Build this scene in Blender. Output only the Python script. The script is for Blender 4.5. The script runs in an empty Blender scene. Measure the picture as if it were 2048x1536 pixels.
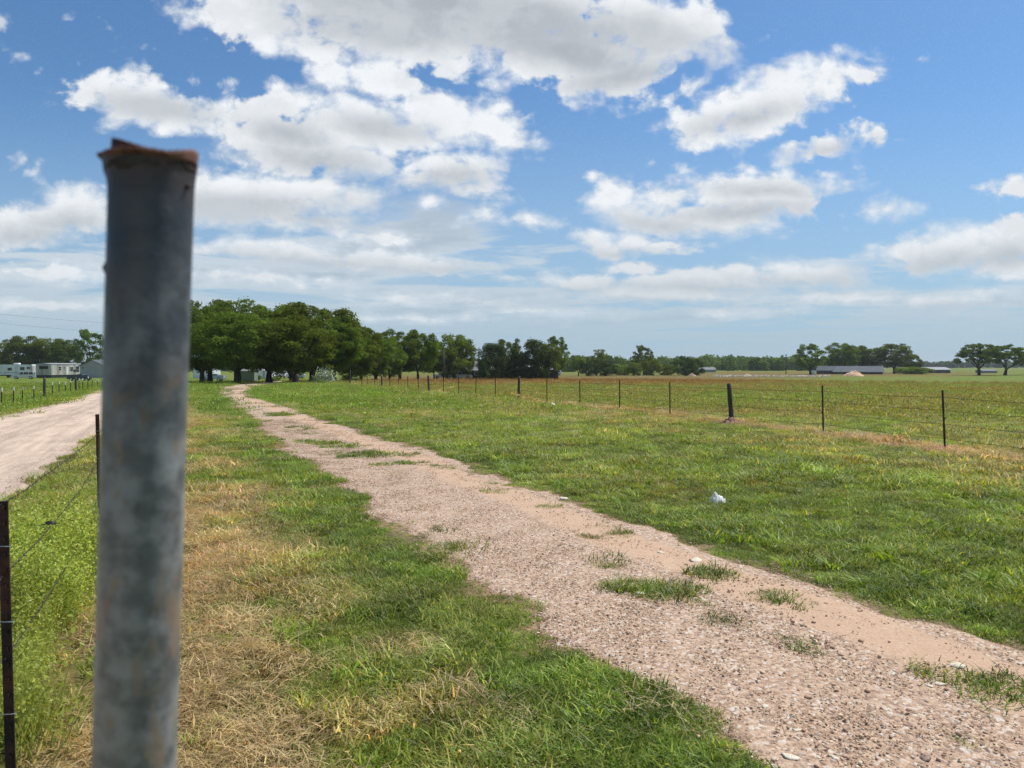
import bpy, math, random
import numpy as np
from mathutils import Vector, Matrix, Euler

# ------------------------------------------------------------------ camera, world, sun, exposure
S = bpy.context.scene
C = S.collection
F, CX, CY, HZ, EYE = 1420.0, 1024.0, 768.0, 731.0, 1.6
TH = math.atan((CY - HZ) / F)
cam = bpy.data.cameras.new("camera")
cam_o = bpy.data.objects.new("camera", cam); C.objects.link(cam_o)
cam.sensor_width = 36.0
cam.lens = 36.0 * F / 2048.0
cam.clip_start = 0.05; cam.clip_end = 20000.0
cam_o.location = (0, 0, EYE)
cam_o.rotation_euler = (math.pi / 2 - TH, 0, 0)
cam.dof.use_dof = True
cam.dof.focus_distance = 14.0
cam.dof.aperture_fstop = cam.lens / 3.4
S.camera = cam_o
S.view_settings.view_transform = 'Standard'
S.view_settings.look = 'None'
S.view_settings.gamma = 1.0
S.view_settings.exposure = 0.07
S.cycles.max_bounces = 5
S.cycles.diffuse_bounces = 2
S.cycles.use_adaptive_sampling = True
S.cycles.adaptive_threshold = 0.015
S.cycles.adaptive_min_samples = 16
S.cycles.transparent_max_bounces = 8
S.cycles.use_denoising = True
S.cycles.denoising_prefilter = 'NONE'

SUN_EL, SUN_AZ = math.radians(60), math.radians(56)      # azimuth from +Y (ahead) towards +X (right)
sun = bpy.data.lights.new("sun", 'SUN'); sun.energy = 4.7; sun.angle = math.radians(0.53); sun.color = (1.0, 0.955, 0.88)
sun_o = bpy.data.objects.new("sun", sun); C.objects.link(sun_o)
sd = Vector((math.sin(SUN_AZ) * math.cos(SUN_EL), math.cos(SUN_AZ) * math.cos(SUN_EL), math.sin(SUN_EL)))
sun_o.rotation_euler = sd.to_track_quat('Z', 'Y').to_euler()
sun_o.location = (0, 0, 30)

class NT:
    """small helper for writing node trees"""
    def __init__(s, nt): s.nt = nt; s.n = nt.nodes; s.l = nt.links
    def put(s, sock, v):
        if isinstance(v, bpy.types.NodeSocket): s.l.new(v, sock)
        elif v is not None: sock.default_value = v
    def m(s, op, a, b=None, c=None, clamp=False):
        n = s.n.new('ShaderNodeMath'); n.operation = op; n.use_clamp = clamp
        for i, v in enumerate((a, b, c)):
            if v is not None: s.put(n.inputs[i], v)
        return n.outputs[0]
    def vm(s, op, a, b=None, out=0):
        n = s.n.new('ShaderNodeVectorMath'); n.operation = op
        s.put(n.inputs[0], a)
        if b is not None: s.put(n.inputs[1], b)
        return n.outputs[1] if op in ('DOT_PRODUCT', 'LENGTH') else n.outputs[0]
    def comb(s, x, y, z=0.0):
        n = s.n.new('ShaderNodeCombineXYZ')
        for i, v in enumerate((x, y, z)): s.put(n.inputs[i], v)
        return n.outputs[0]
    def sep(s, v):
        n = s.n.new('ShaderNodeSeparateXYZ'); s.put(n.inputs[0], v); return n.outputs
    def noise(s, vec, scale, detail=4.0, rough=0.5, dist=0.0, out=0, lac=2.0, dim='3D'):
        n = s.n.new('ShaderNodeTexNoise'); n.noise_dimensions = dim; s.put(n.inputs['Vector'], vec)
        n.inputs['Scale'].default_value = scale; n.inputs['Detail'].default_value = detail
        n.inputs['Roughness'].default_value = rough; n.inputs['Distortion'].default_value = dist
        n.inputs['Lacunarity'].default_value = lac
        return n.outputs[out]
    def voro(s, vec, scale, out=0, feature='F1', detail=0.0, rough=0.5, smooth=None, rand=1.0, dim='3D'):
        n = s.n.new('ShaderNodeTexVoronoi'); n.feature = feature; n.voronoi_dimensions = dim; s.put(n.inputs['Vector'], vec)
        n.inputs['Scale'].default_value = scale
        if 'Detail' in n.inputs: n.inputs['Detail'].default_value = detail; n.inputs['Roughness'].default_value = rough
        if smooth is not None: n.inputs['Smoothness'].default_value = smooth
        n.inputs['Randomness'].default_value = rand
        return n.outputs[out]
    def ss(s, v, a, b, o0=0.0, o1=1.0):
        n = s.n.new('ShaderNodeMapRange'); n.interpolation_type = 'SMOOTHSTEP'
        s.put(n.inputs[0], v)
        for i, q in enumerate((a, b, o0, o1)): s.put(n.inputs[i + 1], q)
        return n.outputs[0]
    def mix(s, f, a, b, mode='MIX'):
        n = s.n.new('ShaderNodeMix'); n.data_type = 'RGBA'; n.blend_type = mode
        s.put(n.inputs[0], f)
        for i, v in ((6, a), (7, b)):
            if isinstance(v, tuple) and len(v) == 3: v = (*v, 1.0)
            s.put(n.inputs[i], v)
        return n.outputs[2]

W = bpy.data.worlds.new("World"); S.world = W; W.use_nodes = True
def build_sky():
    t = NT(W.node_tree); t.n.clear()
    out = t.n.new('ShaderNodeOutputWorld')
    sky = t.n.new('ShaderNodeTexSky'); sky.sky_type = 'NISHITA'; sky.sun_disc = False
    sky.sun_elevation = SUN_EL; sky.sun_rotation = SUN_AZ
    sky.altitude = 0; sky.air_density = 1.0; sky.dust_density = 0.6; sky.ozone_density = 1.0
    bg = t.n.new('ShaderNodeBackground'); bg.inputs[1].default_value = 0.095
    t.put(bg.inputs[0], t.mix(1.0, sky.outputs[0], (0.68, 0.98, 1.22), 'MULTIPLY'))
    tc = t.n.new('ShaderNodeTexCoord')
    d = t.sep(tc.outputs['Generated'])
    ay = t.m('MAXIMUM', t.m('ABSOLUTE', d[1]), 0.05)
    s_ = t.m('DIVIDE', d[0], ay); e_ = t.m('DIVIDE', d[2], ay)
    v1 = t.comb(s_, e_, 1.0)
    # puffs grow with elevation: near-conformal log coordinates
    e0 = t.m('MAXIMUM', e_, 0.0)
    ct = t.m('ADD', t.m('MULTIPLY', e0, 1.6), t.m('MULTIPLY', t.m('LOGARITHM', t.m('ADD', e0, 0.10), math.e), 0.42))
    cv = t.comb(t.m('MULTIPLY', s_, 1.9), ct, 0.0)
    wob = t.noise(cv, 2.6, 2.0, 0.5, out=1, dim='2D')
    wv = t.vm('MULTIPLY', t.vm('SUBTRACT', wob, (0.5, 0.5, 0.5)), (0.065, 0.065, 0.0))
    v1w = t.vm('ADD', v1, t.vm('MULTIPLY', wv, (0.45, 0.3, 0.0)))
    cvw = t.vm('ADD', cv, wv)
    n_big = t.noise(cvw, 3.6, 8.0, 0.56, dim='2D')
    n_fine = t.noise(cvw, 17.0, 7.0, 0.60, dist=0.15, dim='2D')
    vor = t.voro(cvw, 10.0, feature='SMOOTH_F1', detail=2.0, rough=0.55, smooth=0.7, dim='2D')
    # ---- explicit clouds (px of the photograph turned into fixed sky directions): cx, cy, rx, ry, rot
    E = CLOUDS
    def union(lst):
        acc = None
        for (cx, cy, rx, ry, rot) in lst:
            s0, e0_ = (cx - CX) / F, (HZ - cy) / F
            a, b = rx / F, ry / F
            cr, sr = math.cos(math.radians(rot)), math.sin(math.radians(rot))
            U = t.vm('DOT_PRODUCT', v1w, (cr / a, sr / a, -(cr * s0 + sr * e0_) / a))
            V = t.vm('DOT_PRODUCT', v1w, (-sr / b, cr / b, -(-sr * s0 + cr * e0_) / b))
            L = t.vm('LENGTH', t.comb(U, V, 0.0))
            k = min(a, b) ** 0.75 * 1.5
            G = t.m('MULTIPLY_ADD', L, -k, k)
            acc = G if acc is None else t.m('MAXIMUM', acc, G)
        return acc
    G = union(E)
    dn = t.m('ADD', t.m('MULTIPLY', t.m('SUBTRACT', n_big, 0.5), 0.145),
             t.m('MULTIPLY', t.m('SUBTRACT', n_fine, 0.5), 0.15))
    dn = t.m('ADD', dn, t.m('MULTIPLY', t.m('SUBTRACT', 0.47, vor), 0.085))
    amp = t.ss(e0, 0.0, 0.45, 0.42, 1.0)
    dn = t.m('MULTIPLY', dn, amp)
    D = t.m('ADD', t.m('ADD', G, 0.016), dn)
    wd = t.ss(n_big, 0.35, 0.65, 0.03, 0.085)
    al = t.ss(D, t.m('MULTIPLY', wd, -0.6), wd)
    # thin veil round each cloud
    veil = t.m('MULTIPLY', t.ss(t.m('ADD', G, t.m('MULTIPLY', dn, 1.5)), -0.05, 0.05), 0.35)
    al = t.m('MAXIMUM', al, veil)
    Gw = union(WISPS)
    wsp = t.ss(t.m('ADD', Gw, t.m('MULTIPLY', dn, 1.7)), -0.01, 0.12)
    al = t.m('MAXIMUM', al, t.m('MULTIPLY', wsp, 0.72))
    # ---- low far decks: flat plane projection, thin streaks towards the horizon
    qz = t.m('ADD', e0, 0.035)
    pv = t.comb(t.m('DIVIDE', s_, qz), t.m('DIVIDE', 1.35, qz), 0.0)
    n_pl = t.noise(pv, 0.42, 6.0, 0.58, dist=0.3, dim='2D')
    cover = t.ss(e0, 0.05, 0.30, 0.44, 0.76)
    cover = t.m('ADD', cover, t.ss(s_, -0.75, 0.3, -0.10, 0.0))
    st = t.ss(n_pl, t.m('SUBTRACT', cover, 0.075), t.m('ADD', cover, 0.05))
    st = t.m('MULTIPLY', st, t.ss(e0, 0.0, 0.10, 0.45, 0.80))
    hz2 = t.noise(pv, 0.16, 4.0, 0.55, dim='2D')
    st = t.m('MAXIMUM', st, t.m('MULTIPLY', t.ss(hz2, 0.40, 0.7), t.ss(e0, 0.04, 0.22, 0.55, 0.0)))
    # ---- shade: grey where thick / on the underside
    Gr = union(GREYS)
    thick = t.ss(t.m('ADD', G, t.m('MULTIPLY', dn, 0.55)), 0.03, 0.20)
    gz = t.ss(t.m('ADD', Gr, t.m('MULTIPLY', t.m('SUBTRACT', n_big, 0.5), 0.20)), -0.09, 0.055)
    relief = t.ss(t.m('ADD', n_big, t.m('MULTIPLY', n_fine, 0.45)), 0.58, 0.82, 0.0, 1.0)
    sh = t.m('ADD', t.m('MULTIPLY', gz, 0.56), t.m('MULTIPLY', thick, 0.10))
    sh = t.m('ADD', sh, t.m('MULTIPLY', t.m('SUBTRACT', 1.0, relief), 0.20))
    sh = t.m('MINIMUM', sh, 1.0)
    white = (0.86, 0.89, 0.92); grey = (0.33, 0.37, 0.42)
    ccol = t.mix(sh, white, grey)
    stc = t.mix(t.ss(n_pl, 0.52, 0.70), (0.68, 0.73, 0.77), (0.46, 0.52, 0.58))
    low = t.ss(e0, 0.0, 0.22)
    stc = t.mix(low, (0.42, 0.53, 0.61), stc)
    ccol = t.mix(t.ss(e0, 0.02, 0.28, 0.45, 0.0), ccol, (0.50, 0.58, 0.65))
    full = t.mix(al, stc, ccol)
    A = t.m('MAXIMUM', al, st)
    # haze towards the horizon
    hz = t.ss(e0, 0.0, 0.42, 0.80, 0.0)
    bgc = t.n.new('ShaderNodeBackground'); t.put(bgc.inputs[0], full); bgc.inputs[1].default_value = 1.0
    bgh = t.n.new('ShaderNodeBackground'); bgh.inputs[0].default_value = (0.36, 0.50, 0.64, 1); bgh.inputs[1].default_value = 1.0
    m0 = t.n.new('ShaderNodeMixShader'); t.put(m0.inputs[0], hz)
    t.l.new(bg.outputs[0], m0.inputs[1]); t.l.new(bgh.outputs[0], m0.inputs[2])
    m1 = t.n.new('ShaderNodeMixShader'); t.put(m1.inputs[0], A)
    t.l.new(m0.outputs[0], m1.inputs[1]); t.l.new(bgc.outputs[0], m1.inputs[2])
    t.l.new(m1.outputs[0], out.inputs[0])
CLOUDS = [
 # big top cloud
 (880, 10, 500, 95, -6), (1120, 115, 270, 78, -12), (1300, 60, 150, 75, -20), (1400, 45, 60, 60, 0), (520, 45, 150, 70, -10), (640, 110, 150, 40, -25), (1160, 165, 130, 38, 0), (820, 95, 220, 70, -10),
 # wispy link and second deck
 (760, 165, 120, 45, -15), (680, 150, 60, 40, 0),
 (560, 215, 120, 40, -10), (560, 285, 150, 70, -15), (720, 260, 190, 62, -8), (900, 240, 150, 55, -8), (1000, 258, 90, 42, -20), (700, 315, 120, 40, 0), (480, 235, 60, 45, 0),
 # left cloud
 (270, 200, 130, 55, -8), (200, 180, 60, 36, 20), (350, 235, 90, 48, -10),
 # small oval clouds right of that
 (900, 345, 115, 38, 2), (860, 330, 70, 30, 0), (960, 385, 60, 18, -8), (862, 404, 26, 15, 0), (965, 432, 38, 18, 10), (1060, 443, 45, 14, 0),
 # big grey lying cloud behind pole
 (520, 400, 190, 58, -3), (420, 395, 130, 55, 0), (640, 385, 90, 38, -15), (720, 395, 45, 25, 0), (600, 440, 160, 22, -4),
 (600, 510, 200, 30, -4), (780, 520, 170, 26, -3), (880, 530, 75, 20, -5), (760, 475, 90, 22, -12), (500, 500, 130, 22, 0),
 # far left
 (70, 445, 130, 42, 5), (160, 425, 90, 48, 0), (30, 470, 80, 30, 0),
 (120, 540, 130, 22, 0), (500, 560, 140, 16, -4), (640, 560, 60, 12, -6), (100, 610, 160, 14, 0),
 # right upper pair
 (1560, 200, 170, 52, 14), (1640, 165, 95, 32, 3), (1400, 250, 75, 48, 20), (1500, 250, 110, 40, 12), (1720, 165, 40, 22, 0), (1450, 195, 60, 20, 20),
 (1660, 285, 95, 26, 12), (1720, 270, 45, 26, 0), (1600, 315, 45, 14, 15),
 # right middle cloud
 (1500, 390, 160, 48, 3), (1330, 400, 60, 40, 0), (1220, 390, 45, 42, -40), (1420, 435, 190, 36, 2), (1590, 395, 60, 42, -15), (1290, 440, 100, 32, -10), (1180, 360, 16, 16, -40),
 (1200, 490, 50, 32, -20), (1310, 500, 80, 18, 2), (1260, 480, 60, 24, 0),
 # far right
 (1760, 423, 44, 20, 0), (2030, 380, 60, 28, 8), (1900, 500, 150, 42, 8), (2010, 480, 90, 52, 10), (1820, 500, 80, 28, 10), (2020, 530, 90, 30, 0),
 # long low decks
 (1160, 565, 100, 22, 0), (1400, 560, 220, 30, 1), (1600, 550, 150, 28, 2), (1690, 560, 60, 22, 0), (1290, 540, 90, 22, 0), (1900, 600, 110, 20, 0), (1330, 590, 200, 20, 0), (1700, 595, 140, 18, 0), (1980, 585, 50, 14, 0),
 (1100, 625, 130, 12, 0), (850, 598, 130, 14, 0), (980, 605, 60, 12, 0), (1500, 620, 150, 12, 0), (800, 640, 200, 10, 0), (1020, 553, 22, 4, 0),
]
WISPS = [(150, 365, 40, 16, -10), (90, 140, 40, 24, -40), (65, 350, 70, 24, -18), (60, 110, 110, 36, -38), (20, 60, 50, 50, -40), (230, 75, 70, 30, -25), (320, 105, 20, 12, 0), (1290, 330, 44, 15, 10), (1370, 332, 50, 26, -10), (1718, 348, 14, 8, 0), (1560, 508, 45, 8, 3), (1440, 496, 20, 8, 0), (720, 170, 110, 55, -10), (1830, 130, 24, 10, 0), (1020, 553, 26, 6, 0)]
GREYS = [
 (950, 45, 380, 60, -8), (1120, 105, 190, 42, -12), (740, 70, 150, 34, -8), (640, 320, 100, 22, -8), (580, 270, 70, 24, -15), (760, 262, 70, 16, -6), (320, 222, 80, 20, -8),
 (910, 362, 70, 18, 0), (480, 418, 150, 22, 0), (640, 440, 80, 12, -4), (640, 528, 160, 9, -3), (860, 540, 60, 7, 0), (60, 470, 100, 14, 0), (150, 445, 60, 16, 0),
 (1500, 425, 120, 16, 4), (1530, 385, 70, 12, 0), (1340, 452, 70, 12, -6), (1900, 525, 120, 16, 6), (2010, 510, 60, 20, 8), (1420, 578, 190, 9, 0), (1600, 568, 110, 9, 0), (1150, 582, 70, 6, 0),
 (1240, 508, 60, 8, 0), (1480, 245, 80, 12, 12), (1680, 295, 60, 8, 8), (1300, 606, 150, 6, 0), (1900, 612, 90, 6, 0), (1250, 155, 120, 24, 8),
]
build_sky()

# ------------------------------------------------------------------ numeric helpers
rng = np.random.default_rng(7)
def hash2(ix, iy, seed):
    h = (ix.astype(np.int64) * 374761393 + iy.astype(np.int64) * 668265263 + seed * 974634777) & 0xffffffff
    h = ((h ^ (h >> 13)) * 1274126177) & 0xffffffff
    h = ((h ^ (h >> 16)) * 2246822519) & 0xffffffff
    return ((h ^ (h >> 15)) & 0xffffff) / float(0xffffff)
def vnoise(x, y, seed=0):
    ix, iy = np.floor(x), np.floor(y); fx, fy = x - ix, y - iy
    fx = fx * fx * (3 - 2 * fx); fy = fy * fy * (3 - 2 * fy)
    ix, iy = ix.astype(np.int64), iy.astype(np.int64)
    a, b = hash2(ix, iy, seed), hash2(ix + 1, iy, seed)
    c, d = hash2(ix, iy + 1, seed), hash2(ix + 1, iy + 1, seed)
    return (a * (1 - fx) + b * fx) * (1 - fy) + (c * (1 - fx) + d * fx) * fy
def fbm(x, y, octv=4, seed=0, gain=0.5):
    v, a, t = 0, 1.0, 0
    for o in range(octv):
        v = v + a * vnoise(x * 2 ** o + 13.1 * o, y * 2 ** o - 7.7 * o, seed + o); t += a; a *= gain
    return v / t
def sst(v, a, b):
    t = np.clip((v - a) / (b - a), 0, 1); return t * t * (3 - 2 * t)
def drop(r):
    return -1.6 * sst(r, 45, 180)
def height(x, y):
    r = np.hypot(x, y)
    w = sst(r, 300, 60)
    return drop(r) + w * ((fbm(x * .22, y * .22, 3, 5) - .5) * .10 * sst(r, 2, 6) + (fbm(x * 1.1, y * 1.1, 3, 9) - .5) * .035)
def H(x, y):
    return float(height(np.array([x], float), np.array([y], float))[0])
def ground_at(px, py):
    """point of the ground seen at a pixel of the photograph"""
    u, v = (px - CX) / F, (CY - py) / F
    d = np.array([u, math.cos(TH) + v * math.sin(TH), -math.sin(TH) + v * math.cos(TH)])
    t = 1.6 / max(1e-6, -d[2])
    for _ in range(40):
        r = math.hypot(d[0] * t, d[1] * t)
        t = 0.5 * t + 0.5 * (EYE - float(drop(np.array([r]))[0])) / max(1e-6, -d[2])
    return d[0] * t, d[1] * t
def at_depth(px, Y):
    return (px - CX) / F * Y, Y
def to_px(x, y):
    """approximate pixel of a flat ground point (used to lay out where grass, straw and dirt lie)"""
    yy = np.maximum(y, 0.3)
    zz = drop(np.hypot(x, yy)) - EYE
    dep = yy * math.cos(TH) - zz * math.sin(TH)
    up = yy * math.sin(TH) + zz * math.cos(TH)
    return CX + F * x / dep, CY - F * up / dep
def sdist_poly(x, y, poly):
    """signed distance, positive inside"""
    P = np.array(poly, float); n = len(P)
    d = np.full(x.shape, 1e18); ins = np.zeros(x.shape, bool)
    for i in range(n):
        a, b = P[i], P[(i + 1) % n]
        ex, ey = b - a; wx, wy = x - a[0], y - a[1]
        t = np.clip((wx * ex + wy * ey) / (ex * ex + ey * ey + 1e-12), 0, 1)
        d = np.minimum(d, (wx - ex * t) ** 2 + (wy - ey * t) ** 2)
        c = ((a[1] <= y) & (b[1] > y)) | ((b[1] <= y) & (a[1] > y))
        if ey != 0:
            xi = a[0] + (y - a[1]) * ex / ey
            ins ^= c & (x < xi)
    return np.where(ins, 1, -1) * np.sqrt(d)
def sdist_line(x, y, pts):
    P = np.array(pts, float); d = np.full(x.shape, 1e18)
    for i in range(len(P) - 1):
        a, b = P[i], P[i + 1]; ex, ey = b - a; wx, wy = x - a[0], y - a[1]
        t = np.clip((wx * ex + wy * ey) / (ex * ex + ey * ey + 1e-12), 0, 1)
        d = np.minimum(d, (wx - ex * t) ** 2 + (wy - ey * t) ** 2)
    return np.sqrt(d)

# ------------------------------------------------------------------ object helpers
def new_mesh(name, V, faces, mats=(), smooth=False, col=None, uvw=None):
    """faces: int array (n,3) or (n,4), or a list of index lists"""
    me = bpy.data.meshes.new(name)
    V = np.asarray(V, np.float32)
    if isinstance(faces, np.ndarray) and faces.ndim == 2:
        k = faces.shape[1]; n = len(faces)
        me.vertices.add(len(V)); me.vertices.foreach_set('co', V.ravel())
        me.loops.add(n * k); me.loops.foreach_set('vertex_index', faces.astype(np.int32).ravel())
        me.polygons.add(n); me.polygons.foreach_set('loop_start', np.arange(0, n * k, k, dtype=np.int32))
        me.update(calc_edges=True)
    else:
        me.from_pydata([tuple(map(float, v)) for v in V], [], [tuple(f) for f in faces]); me.update()
    if smooth: me.polygons.foreach_set('use_smooth', np.ones(len(me.polygons), bool))
    for m in mats: me.materials.append(m)
    if col is not None:
        a = me.attributes.new('col', 'FLOAT_COLOR', 'POINT')
        c = np.ones((len(V), 4), np.float32); c[:, :3] = col; a.data.foreach_set('color', c.ravel())
    return me
def link(name, me, parent=None, **kw):
    o = bpy.data.objects.new(name, me); C.objects.link(o)
    if parent is not None: o.parent = parent
    for k, v in kw.items(): o[k] = v
    return o
def thing(name, label, cat, loc=(0, 0, 0), rz=0.0, group=None, tilt=None):
    o = bpy.data.objects.new(name, None); C.objects.link(o); o.empty_display_size = 0.3
    o.location = loc; o.rotation_euler = tilt if tilt else (0, 0, rz)
    o['label'] = label; o['category'] = cat
    if group: o['group'] = group
    return o
class MB:
    """collects shapes into one mesh"""
    def __init__(s): s.v = []; s.f = []; s.mi = []
    def add(s, V, Fc, mi=0):
        b = len(s.v); s.v += [tuple(map(float, p)) for p in V]; s.f += [tuple(b + i for i in f) for f in Fc]; s.mi += [mi] * len(Fc)
    def box(s, x0, x1, y0, y1, z0, z1, mi=0, bev=0.0):
        if bev > 0:
            b = bev; V = []
            for (z, k) in ((z0, b), (z0 + b, 0), (z1 - b, 0), (z1, b)):
                V += [(x0 + k + b, y0 + k, z), (x1 - k - b, y0 + k, z), (x1 - k, y0 + k + b, z), (x1 - k, y1 - k - b, z), (x1 - k - b, y1 - k, z), (x0 + k + b, y1 - k, z), (x0 + k, y1 - k - b, z), (x0 + k, y0 + k + b, z)]
            Fc = [tuple(range(7, -1, -1)), tuple(range(24, 32))]
            for L in range(3):
                for i in range(8):
                    j = (i + 1) % 8; Fc.append((L * 8 + i, L * 8 + j, L * 8 + 8 + j, L * 8 + 8 + i))
            s.add(V, Fc, mi); return
        V = [(x, y, z) for z in (z0, z1) for y in (y0, y1) for x in (x0, x1)]
        s.add(V, [(0, 2, 3, 1), (4, 5, 7, 6), (0, 1, 5, 4), (2, 6, 7, 3), (0, 4, 6, 2), (1, 3, 7, 5)], mi)
    def prism(s, prof, y0, y1, mi=0):
        """profile in x,z swept along y"""
        n = len(prof)
        V = [(p[0], y0, p[1]) for p in prof] + [(p[0], y1, p[1]) for p in prof]
        s.add(V, [tuple(range(n)), tuple(range(2 * n - 1, n - 1, -1))] + [(i, i + n, (i + 1) % n + n, (i + 1) % n) for i in range(n)], mi)
    def tube(s, pts, rad, n=8, mi=0, cap=True):
        pts = [Vector(p) for p in pts]
        if not hasattr(rad, '__len__'): rad = [rad] * len(pts)
        V = []; 
        for i, p in enumerate(pts):
            d = (pts[min(i + 1, len(pts) - 1)] - pts[max(i - 1, 0)]).normalized()
            a = d.orthogonal().normalized() if i == 0 else (a - d * a.dot(d)).normalized()
            b = d.cross(a)
            for k in range(n):
                t = 2 * math.pi * k / n
                V.append(p + (a * math.cos(t) + b * math.sin(t)) * rad[i])
        Fc = [(i * n + k, i * n + (k + 1) % n, (i + 1) * n + (k + 1) % n, (i + 1) * n + k) for i in range(len(pts) - 1) for k in range(n)]
        if cap: Fc += [tuple(range(n - 1, -1, -1)), tuple(range((len(pts) - 1) * n, len(pts) * n))]
        s.add(V, Fc, mi)
    def build(s, name, mats, parent=None, smooth=False, **kw):
        if not isinstance(mats, (list, tuple)): mats = [mats]
        me = new_mesh(name, s.v, s.f, mats, smooth)
        me.polygons.foreach_set('material_index', np.array(s.mi, np.int32))
        return link(name, me, parent, **kw)

# ------------------------------------------------------------------ materials
MATS = {}
def mat(name, rgb, rough=0.7, metal=0.0, var=0.12, scale=3.0, bump=0.0, stain=None, stain_amt=0.0, spec=0.5, streak=False):
    """painted / plain material with noise variation, optional stains and bump"""
    if name in MATS: return MATS[name]
    m = bpy.data.materials.new(name); m.use_nodes = True; t = NT(m.node_tree); b = t.n['Principled BSDF']
    tc = t.n.new('ShaderNodeTexCoord').outputs['Object']
    if streak: 
        tcs = t.vm('MULTIPLY', tc, (1.0, 1.0, 0.12))
    else: tcs = tc
    n1 = t.noise(tcs, scale, 6, 0.6)
    c = t.mix(t.ss(n1, 0.3, 0.7), tuple(x * (1 - var) for x in rgb), tuple(min(1, x * (1 + var)) for x in rgb))
    if stain:
        n2 = t.noise(tcs, scale * 0.55, 7, 0.65, 0.4)
        c = t.mix(t.ss(n2, 0.62 - stain_amt * 0.3, 0.75 - stain_amt * 0.2), c, stain)
    t.put(b.inputs['Base Color'], c); b.inputs['Roughness'].default_value = rough; b.inputs['Metallic'].default_value = metal
    b.inputs['Specular IOR Level'].default_value = spec
    if bump:
        bn = t.n.new('ShaderNodeBump'); bn.inputs['Strength'].default_value = bump; bn.inputs['Distance'].default_value = 0.02
        t.put(bn.inputs['Height'], t.noise(tc, scale * 4, 5, 0.6)); t.l.new(bn.outputs[0], b.inputs['Normal'])
    MATS[name] = m; return m
def leaf_mat(name, rgb, trans=0.35, var=0.25, inst=False, rough=0.55, gloss=0.25):
    if name in MATS: return MATS[name]
    m = bpy.data.materials.new(name); m.use_nodes = True; t = NT(m.node_tree); t.n.clear()
    out = t.n.new('ShaderNodeOutputMaterial')
    at = t.n.new('ShaderNodeAttribute'); at.attribute_name = 'col'
    c = at.outputs['Color']
    if inst:
        ai = t.n.new('ShaderNodeAttribute'); ai.attribute_type = 'INSTANCER'; ai.attribute_name = 'icol'
        c = t.mix(1.0, c, ai.outputs['Color'], 'MULTIPLY')
    else:
        c = t.mix(1.0, c, (*rgb, 1.0), 'MULTIPLY')
        oi = t.n.new('ShaderNodeObjectInfo')
        hs = t.n.new('ShaderNodeHueSaturation'); t.put(hs.inputs['Color'], c)
        t.put(hs.inputs['Hue'], t.ss(oi.outputs['Random'], 0, 1, 0.488, 0.512)); t.put(hs.inputs['Value'], t.ss(oi.outputs['Random'], 0, 1, 0.82, 1.18))
        c = hs.outputs[0]
    d = t.n.new('ShaderNodeBsdfDiffuse'); t.put(d.inputs[0], c)
    tr = t.n.new('ShaderNodeBsdfTranslucent'); t.put(tr.inputs[0], t.mix(1.0, c, (1.25, 1.15, 0.55, 1), 'MULTIPLY'))
    g = t.n.new('ShaderNodeBsdfGlossy'); g.inputs['Roughness'].default_value = rough; g.inputs[0].default_value = (0.8, 0.85, 0.8, 1)
    m1 = t.n.new('ShaderNodeMixShader'); m1.inputs[0].default_value = trans
    t.l.new(d.outputs[0], m1.inputs[1]); t.l.new(tr.outputs[0], m1.inputs[2])
    fr = t.n.new('ShaderNodeFresnel'); fr.inputs[0].default_value = 1.35
    m2 = t.n.new('ShaderNodeMixShader'); t.put(m2.inputs[0], t.m('MULTIPLY', fr.outputs[0], gloss))
    t.l.new(m1.outputs[0], m2.inputs[1]); t.l.new(g.outputs[0], m2.inputs[2])
    t.l.new(m2.outputs[0], out.inputs[0])
    MATS[name] = m; return m

# ------------------------------------------------------------------ layout of the land
TRACK_L = [(560, 762.5), (520, 765.5), (480, 768.5), (455, 772), (440, 778), (442, 786), (455, 795), (470, 805), (500, 830), (525, 855), (560, 885), (600, 912), (650, 935), (690, 975), (745, 1003), (765, 1035), (830, 1072), (870, 1110), (925, 1155), (1000, 1190), (1062, 1222), (1075, 1255), (1180, 1300), (1250, 1340), (1330, 1392), (1375, 1440), (1450, 1492), (1510, 1545), (1800, 1720), (2600, 2400)]
TRACK_R = [(575, 766), (530, 769), (512, 773), (500, 778), (490, 785), (500, 795), (560, 812), (620, 832), (700, 858), (800, 890), (900, 920), (960, 948), (1060, 980), (1130, 1003), (1200, 1030), (1300, 1068), (1400, 1100), (1500, 1135), (1600, 1168), (1700, 1196), (1800, 1230), (1900, 1262), (2048, 1312), (2300, 1400), (3400, 1800)]
TRACK = [ground_at(*p) for p in TRACK_L] + [ground_at(*p) for p in reversed(TRACK_R)]
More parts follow.
